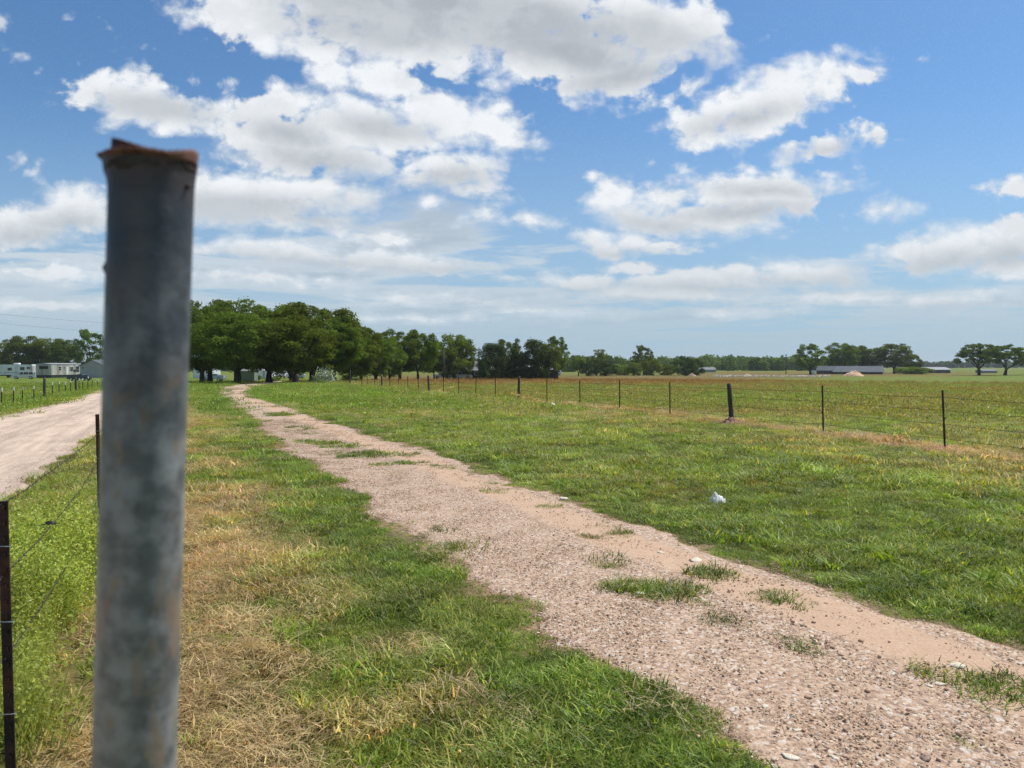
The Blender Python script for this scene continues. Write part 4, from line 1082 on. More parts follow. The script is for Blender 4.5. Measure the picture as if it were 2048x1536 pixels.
# foreground left fence: two steel posts and barbed strands
def near_fence():
    g = np.random.default_rng(12)
    A, B = NFENCE; ga, gb = H(*A), H(*B)
    o = thing('wire_fence', 'close barbed wire fence with two rusty steel posts at the lower left', 'fence', (A[0], A[1], ga))
    RUST = mat('rusty_post', (.030, .019, .017), .8, .3, .4, 8.0, .3, stain=(.10, .04, .025), stain_amt=.6)
    tp = []
    for i, ((x, y), gz, h, ln) in enumerate(((A, ga, 1.135, (-.010, 0)), (B, gb, 1.14, (-.01, 0)))):
        mb = t_post_mb(h, .033); mb.build('post', RUST, o)
        p = o.children[-1] if False else C.objects[-1]
        p.location = (x - A[0], y - A[1], gz - ga); p.rotation_euler = (0, ln[0], .12 if i == 0 else .3)
        cb = MB()
        for z in (.40, .72, .98):
            cb = MB(); cb.tube([(-.024, -.004, z), (-.012, -.014, z + .003), (.012, -.014, z + .002), (.024, .002, z - .003)], .0016, 5)
            cb.build('clip', CLIP, p)
    n = (B[0] + (B[0] - A[0]), B[1] + (B[1] - A[1])); pr = (A[0] - (B[0] - A[0]) * .8, A[1] - (B[1] - A[1]) * .8)
    for (za, zb, sag) in ((1.125, .955, .02), (.88, .70, .05), (.60, .36, .09)):
        mb = MB()
        a = (-.055 * za * 0, -.03, za); b = (B[0] - A[0], B[1] - A[1] - .02, gb - ga + zb)
        c = (n[0] - A[0], n[1] - A[1], H(*n) - ga + zb - .05); d = (pr[0] - A[0], pr[1] - A[1], za)
        barbed(mb, wire_pts(a, b, 10, sag, g, .002), .0016, g=g)
        barbed(mb, wire_pts(b, c, 10, sag, g, .002), .0016, g=g)
        barbed(mb, wire_pts(d, a, 10, sag, g, .002), .0016, g=g)
        mb.build('wire', WIREM, o)
near_fence()
# black scrap caught on the wire
def scrap(name, label, cat, px, py, size, material, seed, z=0.0, depth=None):
    g = np.random.default_rng(seed)
    if depth: X, Y = at_depth(px, depth); z0 = EYE - (py - HZ) / F * depth
    else: X, Y = ground_at(px, py); z0 = H(X, Y) + z
    n = 9; xs = np.linspace(-1, 1, n); Xg, Yg = np.meshgrid(xs, xs)
    q = np.hypot(Xg, Yg)
    r = size * (1 + .25 * g.normal(size=Xg.shape) * (q > .7))
    Z = size * (.75 * np.exp(-(Xg ** 2 * 2.2 + (Yg + .1) ** 2 * 2)) + .16 * g.normal(size=Xg.shape) * (1 - .4 * q) ** 1) ; Z = np.abs(Z)
    V = np.stack([Xg * r, Yg * r * .7, Z], -1).reshape(-1, 3)
    idx = np.arange(n * n).reshape(n, n)
    Fq = np.stack([idx[:-1, :-1], idx[:-1, 1:], idx[1:, 1:], idx[1:, :-1]], -1).reshape(-1, 4)
    me = new_mesh(name, V, Fq, [material], True, (1, 1, 1))
    o = link(name, me, label=label, category=cat); o.location = (X, Y, z0)
    md = o.modifiers.new('thick', 'SOLIDIFY'); md.thickness = .003
    return o
BAGM = leaf_mat('white_plastic', (.78, .80, .80), .35, gloss=.6, rough=.3)
def plastic_bag():
    g = np.random.default_rng(5)
    X, Y = ground_at(1437, 1008); gz = H(X, Y)
    # crumpled half-standing bag: peaked on the left, spread foot
    n, m = 26, 9; V = []
    for j in range(m):
        t = j / (m - 1)
        for i in range(n):
            a = 2 * math.pi * i / n
            rx = .085 * (1 - t ** 1.4) + .006; ry = .055 * (1 - t) + .004
            fold = 1 + .22 * math.sin(a * 5 + 2 * t) * (1 - .3 * t) + g.normal(0, .05)
            V.append((math.cos(a) * rx * fold - .045 * t, math.sin(a) * ry * fold, .105 * t + .01 * g.normal() * (t > 0)))
    Fq = [(j * n + i, j * n + (i + 1) % n, (j + 1) * n + (i + 1) % n, (j + 1) * n + i) for j in range(m - 1) for i in range(n)] + [tuple((m - 1) * n + i for i in range(n))]
    me = new_mesh('plastic_bag', V, Fq, [BAGM], True, (1, 1, 1))
    o = link('plastic_bag', me, label='crumpled white plastic bag lying in the grass right of the track', category='litter'); o.location = (X, Y, gz + .035)
plastic_bag()
scrap('litter_scrap', 'white scrap of litter lying at the foot of the field fence', 'litter', 1104, 812, .15, BAGM, 2, .02)
scrap('plastic_scrap', 'black shred of plastic caught on the near barbed wire', 'litter', 95, 1050, .028, mat('black_plastic', (.012, .012, .014), .5), 3, depth=3.9)

# ------------------------------------------------------------------ foreground galvanised pole
def pole():
    m = bpy.data.materials.new('galvanised'); m.use_nodes = True; t = NT(m.node_tree); b = t.n['Principled BSDF']
    tc = t.n.new('ShaderNodeTexCoord').outputs['Object']
    n1 = t.noise(tc, 45, 6, .6); n2 = t.noise(tc, 95, 4, .6); n3 = t.noise(t.vm('MULTIPLY', tc, (1, 1, .45)), 44, 6, .62, .6)
    st = t.noise(t.vm('MULTIPLY', tc, (1, 1, .25)), 30, 4, .6)
    c = t.mix(t.ss(n1, .36, .64), (.165, .172, .182), (.37, .37, .365))
    c = t.mix(t.m('MULTIPLY', t.ss(n2, .58, .72), .40), c, (.060, .066, .080))
    c = t.mix(t.m('MULTIPLY', t.ss(n3, .54, .64), .75), c, (.36, .26, .18))
    c = t.mix(t.m('MULTIPLY', t.ss(st, .62, .74), .25), c, (.36, .37, .36))
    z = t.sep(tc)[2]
    c = t.mix(t.m('MULTIPLY', t.ss(t.m('ADD', z, t.m('MULTIPLY', t.noise(tc, 12, 5, .6), .25)), 1.60, 1.84), .85), c, (.030, .034, .042))  # dark tint painted towards the top for its shade, away from ground bounce
    rusttop = t.ss(t.m('ADD', z, t.m('MULTIPLY', n1, .012)), 1.728, 1.742)
    c = t.mix(rusttop, c, t.mix(t.ss(n2, .4, .6), (.035, .012, .007), (.115, .040, .020)))
    bleed = t.m('MULTIPLY', t.ss(t.m('ADD', z, t.m('MULTIPLY', st, .07)), 1.728, 1.775), .65)
    c = t.mix(bleed, c, (.085, .038, .022))
    t.put(b.inputs['Base Color'], c)
    t.put(b.inputs['Metallic'], t.m('MULTIPLY', t.m('SUBTRACT', 1.0, rusttop), .5)); t.put(b.inputs['Roughness'], t.ss(n1, .3, .7, .40, .62))
    bn = t.n.new('ShaderNodeBump'); bn.inputs['Strength'].default_value = .25; bn.inputs['Distance'].default_value = .003
    t.put(bn.inputs['Height'], n2); t.l.new(bn.outputs[0], b.inputs['Normal'])
    rm = bpy.data.materials.new('cut_rim_rust'); rm.use_nodes = True; t = NT(rm.node_tree); b = t.n['Principled BSDF']
    tc = t.n.new('ShaderNodeTexCoord').outputs['Object']; n = t.noise(tc, 70, 5, .6)
    t.put(b.inputs['Base Color'], t.mix(t.ss(n, .35, .65), (.075, .028, .018), (.19, .085, .055))); b.inputs['Roughness'].default_value = .85
    R = .0252; N = 72; lean = .042
    o = thing('metal_pole', 'blurred grey galvanised pipe pole with a rusty torn top in the foreground', 'pole', (-.2350 - lean * 1.715 * 1.0, .466, H(-.3, .466)))
    g = np.random.default_rng(3)
    topz = 1.7325
    V = []; rings = [(-.3, 0), (0, 0), (.6, 0), (1.1, 0), (1.3, 0), (1.5, 0), (1.6, 0), (1.68, 0), (1.705, 0), (1.715, .0002), (1.722, .0010), (1.7275, .0022), (topz, .0032)]
    for (z, fl) in rings:
        for k in range(N):
            a = 2 * math.pi * k / N
            leftness = max(0, -math.cos(a)) ** 3
            r = R + fl * (.55 + 1.0 * leftness) + (.0004 * math.sin(a * 5) if z > 1.6 else 0)
            V.append((lean * z + r * math.cos(a), r * math.sin(a), z + (.0008 * math.sin(3 * a + 1) if z >= 1.72 else 0)))
    F_ = [(j * N + k, j * N + (k + 1) % N, (j + 1) * N + (k + 1) % N, (j + 1) * N + k) for j in range(len(rings) - 1) for k in range(N)]
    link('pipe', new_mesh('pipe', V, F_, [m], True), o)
    # torn lip: the near wall's edge, thin and lighter, curling up at the right; behind it a dark fold that rises to the left
    def strip(name, rad_f, z0_f, z1_f, mt, a0, a1, K, th, label, J=4):
        V = []
        for j in range(J + 1):
            f = j / J
            for k in range(K + 1):
                a = math.radians(a0 + (a1 - a0) * k / K); u = math.cos(a)      # u: -1 left .. 1 right
                r = rad_f(u, f); z = z0_f(u) + (z1_f(u) - z0_f(u)) * f
                V.append((lean * topz + r * math.cos(a), r * math.sin(a), z + .0003 * math.sin(k * 1.7 + j)))
        W_ = K + 1
        F_ = [(j * W_ + k, j * W_ + k + 1, (j + 1) * W_ + k + 1, (j + 1) * W_ + k) for j in range(J) for k in range(K)]
        q = link(name, new_mesh(name, V, F_, [mt], True), o, label=label)
        md = q.modifiers.new('thick', 'SOLIDIFY'); md.thickness = th; md.offset = 0
        return q
    curl = lambda u: max(0, (u - .72) / .28) ** 1.6
    strip('rim', lambda u, f: R + .0018 + .0018 * f + (.0022 * f if u < -.8 else 0) - .001 * curl(u) * f,
          lambda u: topz - .0012, lambda u: topz + .0017 - .0012 * max(0, u) + .0075 * curl(u), rm, 182, 372, 70, .0012, 'thin lighter rusty lip round the front of the pole top')
    dk = mat('dark_rust', (.060, .020, .012), .9, 0, .4, 60)
    strip('flap', lambda u, f: R * (.93 - .05 * f),
          lambda u: topz - .004, lambda u: topz + .0035 + .0100 * max(0, (.35 - u) / 1.35) ** 1.1 + .004 * curl(u), dk, 176, 366, 60, .0018, 'dark rusty torn edge of the pipe, higher on the left')
    ck = mat('collar_rust', (.030, .013, .008), .9, 0, .5, 40, stain=(.055, .052, .040), stain_amt=.5)
    strip('collar', lambda u, f: R + .0007 + .0012 * math.sin(f * 3.14) * (.4 + .6 * max(0, -u)) + (.0020 * f * f if u < -.8 else 0),
          lambda u: topz - .0085 + .003 * u + .0012 * math.sin(u * 9) + .0008 * math.sin(u * 23), lambda u: topz - .002, ck, 0, 360, 72, .0008, 'rust brown band just below the torn lip', 7)
    # small burrs
    mb = MB()
    mb.tube([(lean * 1.715 + R - .001, -.004, 1.7155), (lean * 1.715 + R + .0022, -.005, 1.7162)], [.0016, .0009], 7); mb.build('burr', dk, o, True); mb = MB()
    mb.tube([(lean * 1.66 - R + .001, -.003, 1.672), (lean * 1.66 - R - .0014, -.004, 1.664), (lean * 1.66 - R + .0005, -.003, 1.655)], [.0006, .0017, .0006], 7)
    mb.build('burr', dk, o, True)
pole()

# ------------------------------------------------------------------ far buildings, vehicles, small things
WHITE = mat('white_siding', (.76, .77, .76), .6, 0, .06, 1.2, stain=(.42, .40, .36), stain_amt=.35, streak=True)
CREAM = mat('old_siding', (.52, .51, .46), .7, 0, .08, 1.0, stain=(.30, .27, .22), stain_amt=.7, streak=True)
GREYW = mat('grey_wall', (.30, .31, .31), .8, 0, .08, .8)
ROOFG = mat('grey_roof', (.22, .22, .22), .9, 0, .1, .8, spec=.2)
ROOFM = mat('metal_roof', (.105, .118, .13), .85, 0, .08, .5, spec=.15)
ROOFW = mat('white_roof', (.33, .34, .35), .8, 0, .05, .5, spec=.2)
BRICK = mat('brick', (.22, .085, .06), .9, 0, .3, 6)
GLASS = mat('dark_glass', (.02, .025, .03), .12, 0, .1, 1, spec=.8)
TRIM = mat('trim_white', (.68, .69, .68), .6, 0, .05)
DARK = mat('dark_metal', (.02, .02, .022), .6, .2, .2)
TYRE = mat('tyre_rubber', (.015, .015, .016), .85, 0, .1)
CHROME = mat('wheel_metal', (.45, .46, .47), .35, .8, .1)
def place(name, label, cat, px, Y, rz, group=None):
    X = (px - CX) / F * Y
    return thing(name, label, cat, (X, Y, H(X, Y)), rz, group)
def window(par, x0, x1, z0, z1, y, side=-1, frame=TRIM, hz=True):
    """framed window on a wall facing side*y"""
    mb = MB(); f = .06; y0, y1 = sorted((y + side * .02, y + side * .07))
    mb.box(x0 - f, x0, y0, y1, z0 - f, z1 + f); mb.box(x1, x1 + f, y0, y1, z0 - f, z1 + f)
    mb.box(x0, x1, y0, y1, z0 - f, z0); mb.box(x0, x1, y0, y1, z1, z1 + f)
    if hz: mb.box(x0, x1, y0 + .01, y1 - .01, (z0 + z1) / 2 - .02, (z0 + z1) / 2 + .02)
    w = mb.build('window', frame, par)
    pb = MB(); a, b = sorted((y + side * .022, y + side * .035)); pb.box(x0 + .004, x1 - .004, a, b, z0 + .004, z1 - .004); pb.build('pane', GLASS, w)
def siding(mb, x0, x1, y, side, z0, z1, step=.3, axis='x'):
    """vertical ribs"""
    n = int((x1 - x0) / step)
    for i in range(n):
        c = x0 + (i + .5) * (x1 - x0) / n; a, b = sorted((y + side * .002, y + side * .022))
        if axis == 'x': mb.box(c - .03, c + .03, a, b, z0, z1)
        else: mb.box(a, b, c - .03, c + .03, z0, z1)
def mobile_home(label, px, Y, rz, L, Wd, body, wins, endwins=(), roof=ROOFW, h=2.75):
    o = place('mobile_home', label, 'mobile home', px, Y, rz)
    mb = MB(); mb.box(0, L, 0, Wd, .75, .75 + h); siding(mb, .02, L - .02, 0, -1, .78, .72 + h); siding(mb, .02, Wd - .02, 0, -1, .78, .72 + h, axis='y')
    mb.build('wall', body, o)
    mb = MB(); zz = .75 + h + .003
    mb.prism([(-.1, zz), (-.1, zz + .08), (Wd * .5, zz + .32), (Wd + .1, zz + .08), (Wd + .1, zz)], 0, 1)
    V = [(y * (L + .2) - .1, x, z) for (x, y, z) in mb.v]; mb.v = V; mb.build('roof', roof, o)
    mb = MB(); mb.box(.1, L - .1, .12, Wd - .1, 0.0, .747); mb.build('skirting', DARK, o)
    for (a, b, c, d) in wins: window(o, a, b, c, d, 0)
    for (a, b, c, d) in endwins:
        mb = MB(); mb.box(-.06, -.02, a, b, c, d); w = mb.build('window', DARK, o)
    return o
m_ = mobile_home('dirty cream mobile home with a broken awning window on its end', 103, 182, math.radians(93), 13.5, 3.9, CREAM,
            [(3.0, 4.2, 1.9, 2.9), (5.6, 6.2, 2.3, 2.9), (8.3, 9.8, 1.7, 2.8), (11.0, 12.7, 1.4, 3.0)], [(.8, 3.0, 2.3, 3.1)])
mb = MB(); mb.box(-.5, -.08, .7, 3.1, 3.05, 3.1); mb.build('awning', GREYW, m_)
mb = MB(); mb.box(6.6, 7.5, -.055, -.028, .8, 2.85); mb.build('door', TRIM, m_)
def travel_trailer():
    o = place('travel_trailer', 'long white travel trailer with roof air unit at the left edge', 'trailer', -30, 186, math.radians(-3))
    L = 12.9; mb = MB()
    prof = [(0, .75), (0, 2.7), (.5, 3.45), (L - .3, 3.45), (L, 3.2), (L, .75)]
    mb.prism(prof, 0, 2.5); mb.build('body', WHITE, o)
    mb = MB(); mb.box(.3, L - .3, -.03, -.005, 1.25, 1.4); mb.build('stripe', mat('grey_stripe', (.25, .27, .3), .5), o)
    for (a, b, c, d) in ((1.5, 2.6, 1.9, 2.7), (6.2, 7.4, 1.9, 2.6), (9.6, 10.8, 2.0, 2.8), (11.4, 12.4, 2.3, 2.8)): window(o, a, b, c, d, 0, hz=False)
    mb = MB(); mb.box(4.6, 5.3, -.04, -.006, .9, 2.9); mb.build('door', TRIM, o)
    mb = MB(); mb.box(7.2, 8.6, .7, 1.7, 3.455, 3.85, bev=.1); mb.build('air_unit', TRIM, o)
    for k in range(2):
        w = MB(); w.tube([(6.2 + k * 1.0, .02, .38), (6.2 + k * 1.0, .3, .38)], .38, 18); w.build('wheel', TYRE, o)
    mb = MB(); mb.box(.5, L - .5, .2, 2.2, .5, .747); mb.build('chassis', DARK, o)
travel_trailer()
def gable(name, label, cat, px, Y, rz, L, Wd, eave, ridge, wallm, roofm, wins=(), ridge_along='x', over=.3, chimney=None, door=None):
    o = place(name, label, cat, px, Y, rz)
    mb = MB(); mb.box(0, L, 0, Wd, -.2, eave)
    if ridge_along == 'x':
        mb.add([(0, 0, eave), (0, Wd, eave), (0, Wd / 2, ridge)], [(0, 1, 2)]); mb.add([(L, 0, eave), (L, Wd, eave), (L, Wd / 2, ridge)], [(0, 2, 1)])
    else:
        mb.add([(0, 0, eave), (L, 0, eave), (L / 2, 0, ridge)], [(0, 1, 2)]); mb.add([(0, Wd, eave), (L, Wd, eave), (L / 2, Wd, ridge)], [(0, 2, 1)])
    mb.build('wall', wallm, o)
    mb = MB(); t = .12
    if ridge_along == 'x':
        for s in (0, 1):
            y0 = -over if s == 0 else Wd + over; sl = (ridge - eave) / (Wd / 2); ze = eave - sl * over
            pr = [(y0, ze + .01), (Wd / 2, ridge + .01), (Wd / 2, ridge + t), (y0, ze + t)]
            V = [(x, p[0], p[1]) for x in (-over, L + over) for p in pr]
            mb.add(V, [(0, 1, 2, 3), (7, 6, 5, 4), (0, 4, 5, 1), (1, 5, 6, 2), (2, 6, 7, 3), (3, 7, 4, 0)])
    else:
        for s in (0, 1):
            x0 = -over if s == 0 else L + over; sl = (ridge - eave) / (L / 2); ze = eave - sl * over
            mb.prism([(x0, ze + .01), (L / 2, ridge + .01), (L / 2, ridge + t), (x0, ze + t)], -over, Wd + over)
    r = mb.build('roof', roofm, o)
    if chimney:
        cb = MB(); x, y, w, z1 = chimney; cb.box(x - w / 2, x + w / 2, y - w / 2, y + w / 2, eave - .5, z1, bev=.04); cb.build('chimney', BRICK, r)
    for (a, b, c, d) in wins: window(o, a, b, c, d, 0, hz=False)
    if door:
        db = MB(); db.box(door[0], door[1], -.05, -.01, 0, door[2]); db.build('door', DARK, o)
    return o
gable('shed', 'grey gabled shed with a pale roof half hidden behind the pole', 'shed', 160, 184, math.radians(-4), 6.6, 6, 3.1, 4.6, mat('shed_grey', (.36, .36, .36), .8, 0, .08, .6), ROOFM, [(.5, 1.1, 2.3, 2.8)], 'y')
gable('house', 'dark brick house with a grey shingle roof and a brick chimney', 'house', 933, 168, math.radians(3), 3.6, 8, 2.1, 4.1, mat('shaded_brick', (.055, .035, .030), .9, 0, .2, 3), ROOFG, [(1.9, 2.9, .9, 1.7)], 'x', .4, (1.1, 3.2, .95, 5.0))
gable('house', 'low dark ranch house under the juniper clump with a long roof', 'house', 985, 172, math.radians(2), 16, 8, 2.2, 3.4, mat('shaded_brick', (.1, .055, .045)), ROOFG, [(8, 9.2, .9, 1.7), (11, 12, .9, 1.7)], 'x', .4)
gable('mobile_home', 'white trailer house under the left end of the grove', 'mobile home', 386, 178, math.radians(-12), 5.0, 4, 2.7, 3.1, WHITE, ROOFW, [(3.6, 4.2, 1.2, 2.3)], 'x', .15)
gable('shed', 'weathered grey green wooden shed under the grove', 'shed', 480, 112, math.radians(4), 2.2, 2.0, 1.6, 1.85, mat('greygreen_wood', (.20, .23, .19), .9, 0, .15, 3, streak=True), ROOFG, (), 'x', .1)
gable('shed', 'white storage box shed between two trunks of the grove', 'shed', 507, 172, math.radians(2), 4.4, 3, 1.9, 2.3, WHITE, ROOFW, (), 'x', .1)
gable('barn', 'low wide grey barn with a pale metal roof behind the orange dirt heap', 'barn', 1668, 262, math.radians(-24), 16.0, 12, .9, 2.9, mat('barn_grey', (.10, .09, .075), .9, 0, .2, .8, streak=True), ROOFM, (), 'x', .5, door=(3, 6, .9))
gable('barn', 'small lean to with a sloping pale roof beside the white tank', 'barn', 1633, 266, math.radians(-30), 6, 6, 1.3, 2.9, mat('barn_grey', (.17, .16, .14)), ROOFM, (), 'x', .2)
gable('shed', 'long low shed with a bright white roof right of the dark oak', 'shed', 1808, 300, math.radians(-3), 19, 9, 1.4, 2.4, mat('shed_wall_dark', (.12, .12, .11), .9, 0, .15), ROOFW, [(4, 5, .8, 1.4), (12, 13, .8, 1.4)], 'x', .4)
gable('shed', 'small white roofed shed behind the flat topped trees', 'shed', 1965, 300, math.radians(-3), 6, 5, .9, 1.5, GREYW, ROOFG, (), 'x', .2)
gable('barn', 'low grey roofed barn in front of the far wood', 'barn', 1398, 330, math.radians(2), 8, 6, 1.2, 2.3, GREYW, ROOFG, (), 'x', .2)
def tank():
    o = place('water_tank', 'small white upright tank near the leaning airy tree', 'tank', 1627, 245, 0)
    mb = MB(); mb.tube([(0, 0, -.1), (0, 0, 1.35)], .55, 20); mb.build('body', WHITE, o, True)
    mb = MB(); mb.tube([(0, 0, 1.352), (0, 0, 1.5), (0, 0, 1.62)], [.6, .5, .12], 20); mb.build('lid', TRIM, o)
tank()
def suv(name, label, px, Y, rz, paint, L=4.7, Wd=1.85, Hh=1.78, kind='suv'):
    o = place(name, label, 'car', px, Y, rz)
    # side profile, front at x=L
    low = [(0.05, .38), (0, .60), (.03, 1.02), (L - .95, 1.06), (L - .25, .98), (L - .03, .80), (L, .55), (L - .08, .36)]
    def arch(xs): return [(xs - .42, .38), (xs - .30, .66), (xs, .78), (xs + .30, .66), (xs + .42, .38)]
    prof = low + [p for p in reversed(arch(L - .95))] + [p for p in reversed(arch(.88))]
    mb = MB(); n = len(prof)
    V = [(x, y, z) for y in (0, Wd) for (x, z) in prof]
    mb.f.append(tuple(range(n))); mb.f.append(tuple(range(2 * n - 1, n - 1, -1))); mb.v = V; mb.mi = [0, 0]
    for i in range(n): mb.f.append((i, (i + 1) % n, (i + 1) % n + n, i + n)); mb.mi.append(0)
    b = mb.build('body', paint, o); bv = b.modifiers.new('bevel', 'BEVEL'); bv.width = .05; bv.segments = 3; bv.limit_method = 'ANGLE'
    back = .12 if kind == 'suv' else .9; front = L - (1.25 if kind == 'suv' else 1.35)
    cab = [(back, 1.02), (back + .22, Hh - .06), (back + .6, Hh), (front - 1.0, Hh - .02), (front - .75, Hh - .08), (front, 1.04)]
    mb = MB(); mb.prism(cab, .10, Wd - .10); c_ = mb.build('cabin', paint, o); bv = c_.modifiers.new('bevel', 'BEVEL'); bv.width = .05; bv.segments = 3
    # glass
    z0, z1 = 1.10, Hh - .13
    for side, y in ((-1, .10), (1, Wd - .10)):
        for (a, b2) in ((back + .30, back + 1.1), (back + 1.2, back + 2.1), (back + 2.2, front - .55)):
            mb = MB(); ya, yb = sorted((y + side * .003, y + side * .014))
            sl = .45 if b2 > front - .7 else .0
            mb.add([(a, ya, z0), (b2 + sl * .55, ya, z0), (b2 - sl * .35, ya, z1), (a + .05, ya, z1), (a, yb, z0), (b2 + sl * .55, yb, z0), (b2 - sl * .35, yb, z1), (a + .05, yb, z1)], [(0, 1, 2, 3), (7, 6, 5, 4), (0, 4, 5, 1), (1, 5, 6, 2), (2, 6, 7, 3), (3, 7, 4, 0)])
            mb.build('side_window', GLASS, o)
    mb = MB(); a = (front - .03, 1.10); b2 = (front - .70, Hh - .12)
    mb.add([(a[0] + .03, .22, a[1]), (a[0] + .03, Wd - .22, a[1]), (b2[0] + .03, Wd - .28, b2[1]), (b2[0] + .03, .28, b2[1])], [(0, 1, 2, 3)])
    w = mb.build('windscreen', GLASS, o); md = w.modifiers.new('t', 'SOLIDIFY'); md.thickness = .01
    mb = MB(); mb.box(back - .02, back + .10, .25, Wd - .25, 1.15, Hh - .25); mb.build('rear_window', GLASS, o)
    for x in (.88, L - .95):
        for y in (.0, Wd - .22):
            w = MB(); w.tube([(x, y, .36), (x, y + .22, .36)], .36, 22); t_ = w.build('wheel', TYRE, o)
            r = MB(); r.tube([(x, y - .008, .36), (x, y + .228, .36)], .21, 14); r.build('rim', CHROME, t_)
    LGT = mat('lamp_glass', (.7, .72, .72), .2, 0, .05, 1, spec=.8); RED = mat('tail_lamp', (.35, .02, .02), .3)
    for y in (.12, Wd - .42):
        h = MB(); h.box(L - .06, L + .012, y, y + .30, .68, .84, bev=.01); h.build('headlight', LGT, o)
    for y in (.06, Wd - .24):
        h = MB(); h.box(-.015, .04, y, y + .18, .80, 1.0, bev=.01); h.build('tail_light', RED, o)
    g_ = MB(); g_.box(L - .05, L + .014, .5, Wd - .5, .60, .80); g_.build('grille', DARK, o)
    g_ = MB(); g_.box(L - .1, L + .06, .1, Wd - .1, .36, .56, bev=.03); g_.build('bumper', paint, o)
    return o
SILV = mat('silver_paint', (.50, .52, .55), .3, .4, .03, 1, spec=.7)
WHP = mat('white_paint', (.66, .68, .70), .3, 0, .03, 1, spec=.7)
DKB = mat('dark_blue_paint', (.03, .04, .06), .3, .2, .05, 1, spec=.7)
suv('parked_car', 'silver suv parked in front of the white travel trailer', 72, 170, math.radians(207), SILV)
suv('parked_car', 'pale blue grey sedan in the shade at the left end of the grove', 452, 140, math.radians(185), mat('bluegrey_paint', (.32, .37, .42), .3, .3, .03), 4.5, 1.8, 1.42, 'sedan')
suv('parked_car', 'grey sedan partly hidden by the trunk of the lower rounded oak', 572, 176, math.radians(4), SILV, 4.5, 1.8, 1.42, 'sedan')
suv('parked_car', 'white car at the left of the row under the dark oaks', 867, 160, math.radians(10), WHP, 4.5, 1.8, 1.42, 'sedan')
suv('parked_car', 'grey car in the middle of the row under the dark oaks', 888, 163, math.radians(-6), mat('grey_paint', (.28, .28, .29), .35, .3, .03), 4.5, 1.8, 1.45, 'sedan')
suv('parked_car', 'white suv at the right of the row near the chimney house', 904, 158, math.radians(14), WHP, 4.6, 1.85, 1.75)
suv('parked_car', 'dark blue car parked beside the grey gabled shed', 186, 150, math.radians(176), DKB, 4.5, 1.8, 1.4, 'sedan')
suv('parked_car', 'tiny white pickup in the far gap right of the middle clump', 1124, 230, math.radians(170), WHP, 4.8, 1.85, 1.7)
def van():
    o = place('parked_van', 'white camper van seen from behind with a big dark rear window', 'van', 550, 176, math.radians(3))
    mb = MB(); mb.box(0, 2.3, 0, 5.5, .45, 2.35, bev=.12); mb.build('body', WHP, o)
    mb = MB(); mb.box(.35, 1.95, -.03, -.004, 1.25, 2.1, bev=.01); mb.build('rear_window', GLASS, o)
    for x in (.1, 1.95):
        t_ = MB(); t_.box(x, x + .25, -.02, .03, .8, 1.15); t_.build('tail_light', mat('tail_lamp', (.35, .02, .02)), o)
    for x in (.12, 1.93):
        for y in (.9, 4.4):
            w = MB(); w.tube([(x, y, .36), (x + .25, y, .36)], .36, 18); w.build('wheel', TYRE, o)
    mb = MB(); mb.box(.1, 2.2, -.09, -.035, .42, .60, bev=.02); mb.build('bumper', DARK, o)
van()
# utility poles with wires
def upole(px, base, top, Y, label, arm=1.4, tr=False):
    o = place('utility_pole', label, 'utility pole', px, Y, .3)
    h = EYE + (HZ - top) / F * Y - o.location.z
    mb = MB(); mb.tube([(0, 0, -.3), (0, 0, h * .5), (0, 0, h)], [.16, .14, .11], 10); mb.build('post', WOODP, o, True)
    if arm:
        mb = MB(); mb.box(-arm / 2, arm / 2, .12, .22, h - .55, h - .42); a = mb.build('crossarm', WOODP, o)
        for x in (-arm * .42, arm * .42):
            k = MB(); k.tube([(x, .17, h - .415), (x, .17, h - .32), (x, .17, h - .24)], [.05, .06, .03], 8); k.build('insulator', DARK, a)
    if tr:
        k = MB(); k.tube([(.32, 0, h - 1.9), (.32, 0, h - 1.1)], .2, 14); k.build('transformer', GREYW, o)
    return o, h
upole(887, 745, 701, 118, 'thin pole with a lamp head standing in the field before the dark oaks', 0)
upole(958, 740, 695, 150, 'utility pole beside the brick chimney house', .9)
upole(1572, 740, 708, 262, 'utility pole with a transformer on the right horizon', .8, True)
def light_head():
    o = [q for q in C.objects if q.get('label', '').startswith('thin pole')][0]
    h = EYE + (HZ - 701) / F * 118 - o.location.z
    mb = MB(); mb.tube([(0, 0, h - .1), (-.4, 0, h + .02), (-.7, 0, h)], .03, 6); mb.tube([(-.7, 0, h - .18), (-.7, 0, h - .04), (-.7, 0, h + .04)], [.18, .13, .05], 12); mb.build('lamp_head', GREYW, o)
light_head()
def power_lines():
    o = thing('power_line', 'thin dark pair of overhead wires crossing the sky at the left', 'power line', (-210, 230, 0))
    for (y0, y1) in ((619, 640), (637, 659)):
        Y = 150.0
        A = ((-340 - CX) / F * Y + 210, Y - 230, EYE + (HZ - y0 + 30) / F * Y); B = ((900 - CX) / F * (Y * 1.1) + 210, Y * 1.1 - 230, EYE + (HZ - y1 - 26) / F * Y * 1.1)
        mb = MB(); mb.tube(wire_pts(A, B, 24, 2.6), .022, 4); mb.build('wire', WIREM, o)
power_lines()
def dish():
    o = place('satellite_dish', 'small dark satellite dish on a stand in front of the mobile home', 'satellite dish', 150.5, 168, 0)
    mb = MB(); mb.tube([(0, 0, -.1), (0, 0, 1.7)], .05, 8); mb.build('mast', DARK, o)
    mb = MB(); mb.tube([(0, -.14, 2.0), (.02, -.06, 1.95), (.04, 0, 1.92)], [.42, .33, .1], 18); mb.build('reflector', DARK, o, True)
dish()
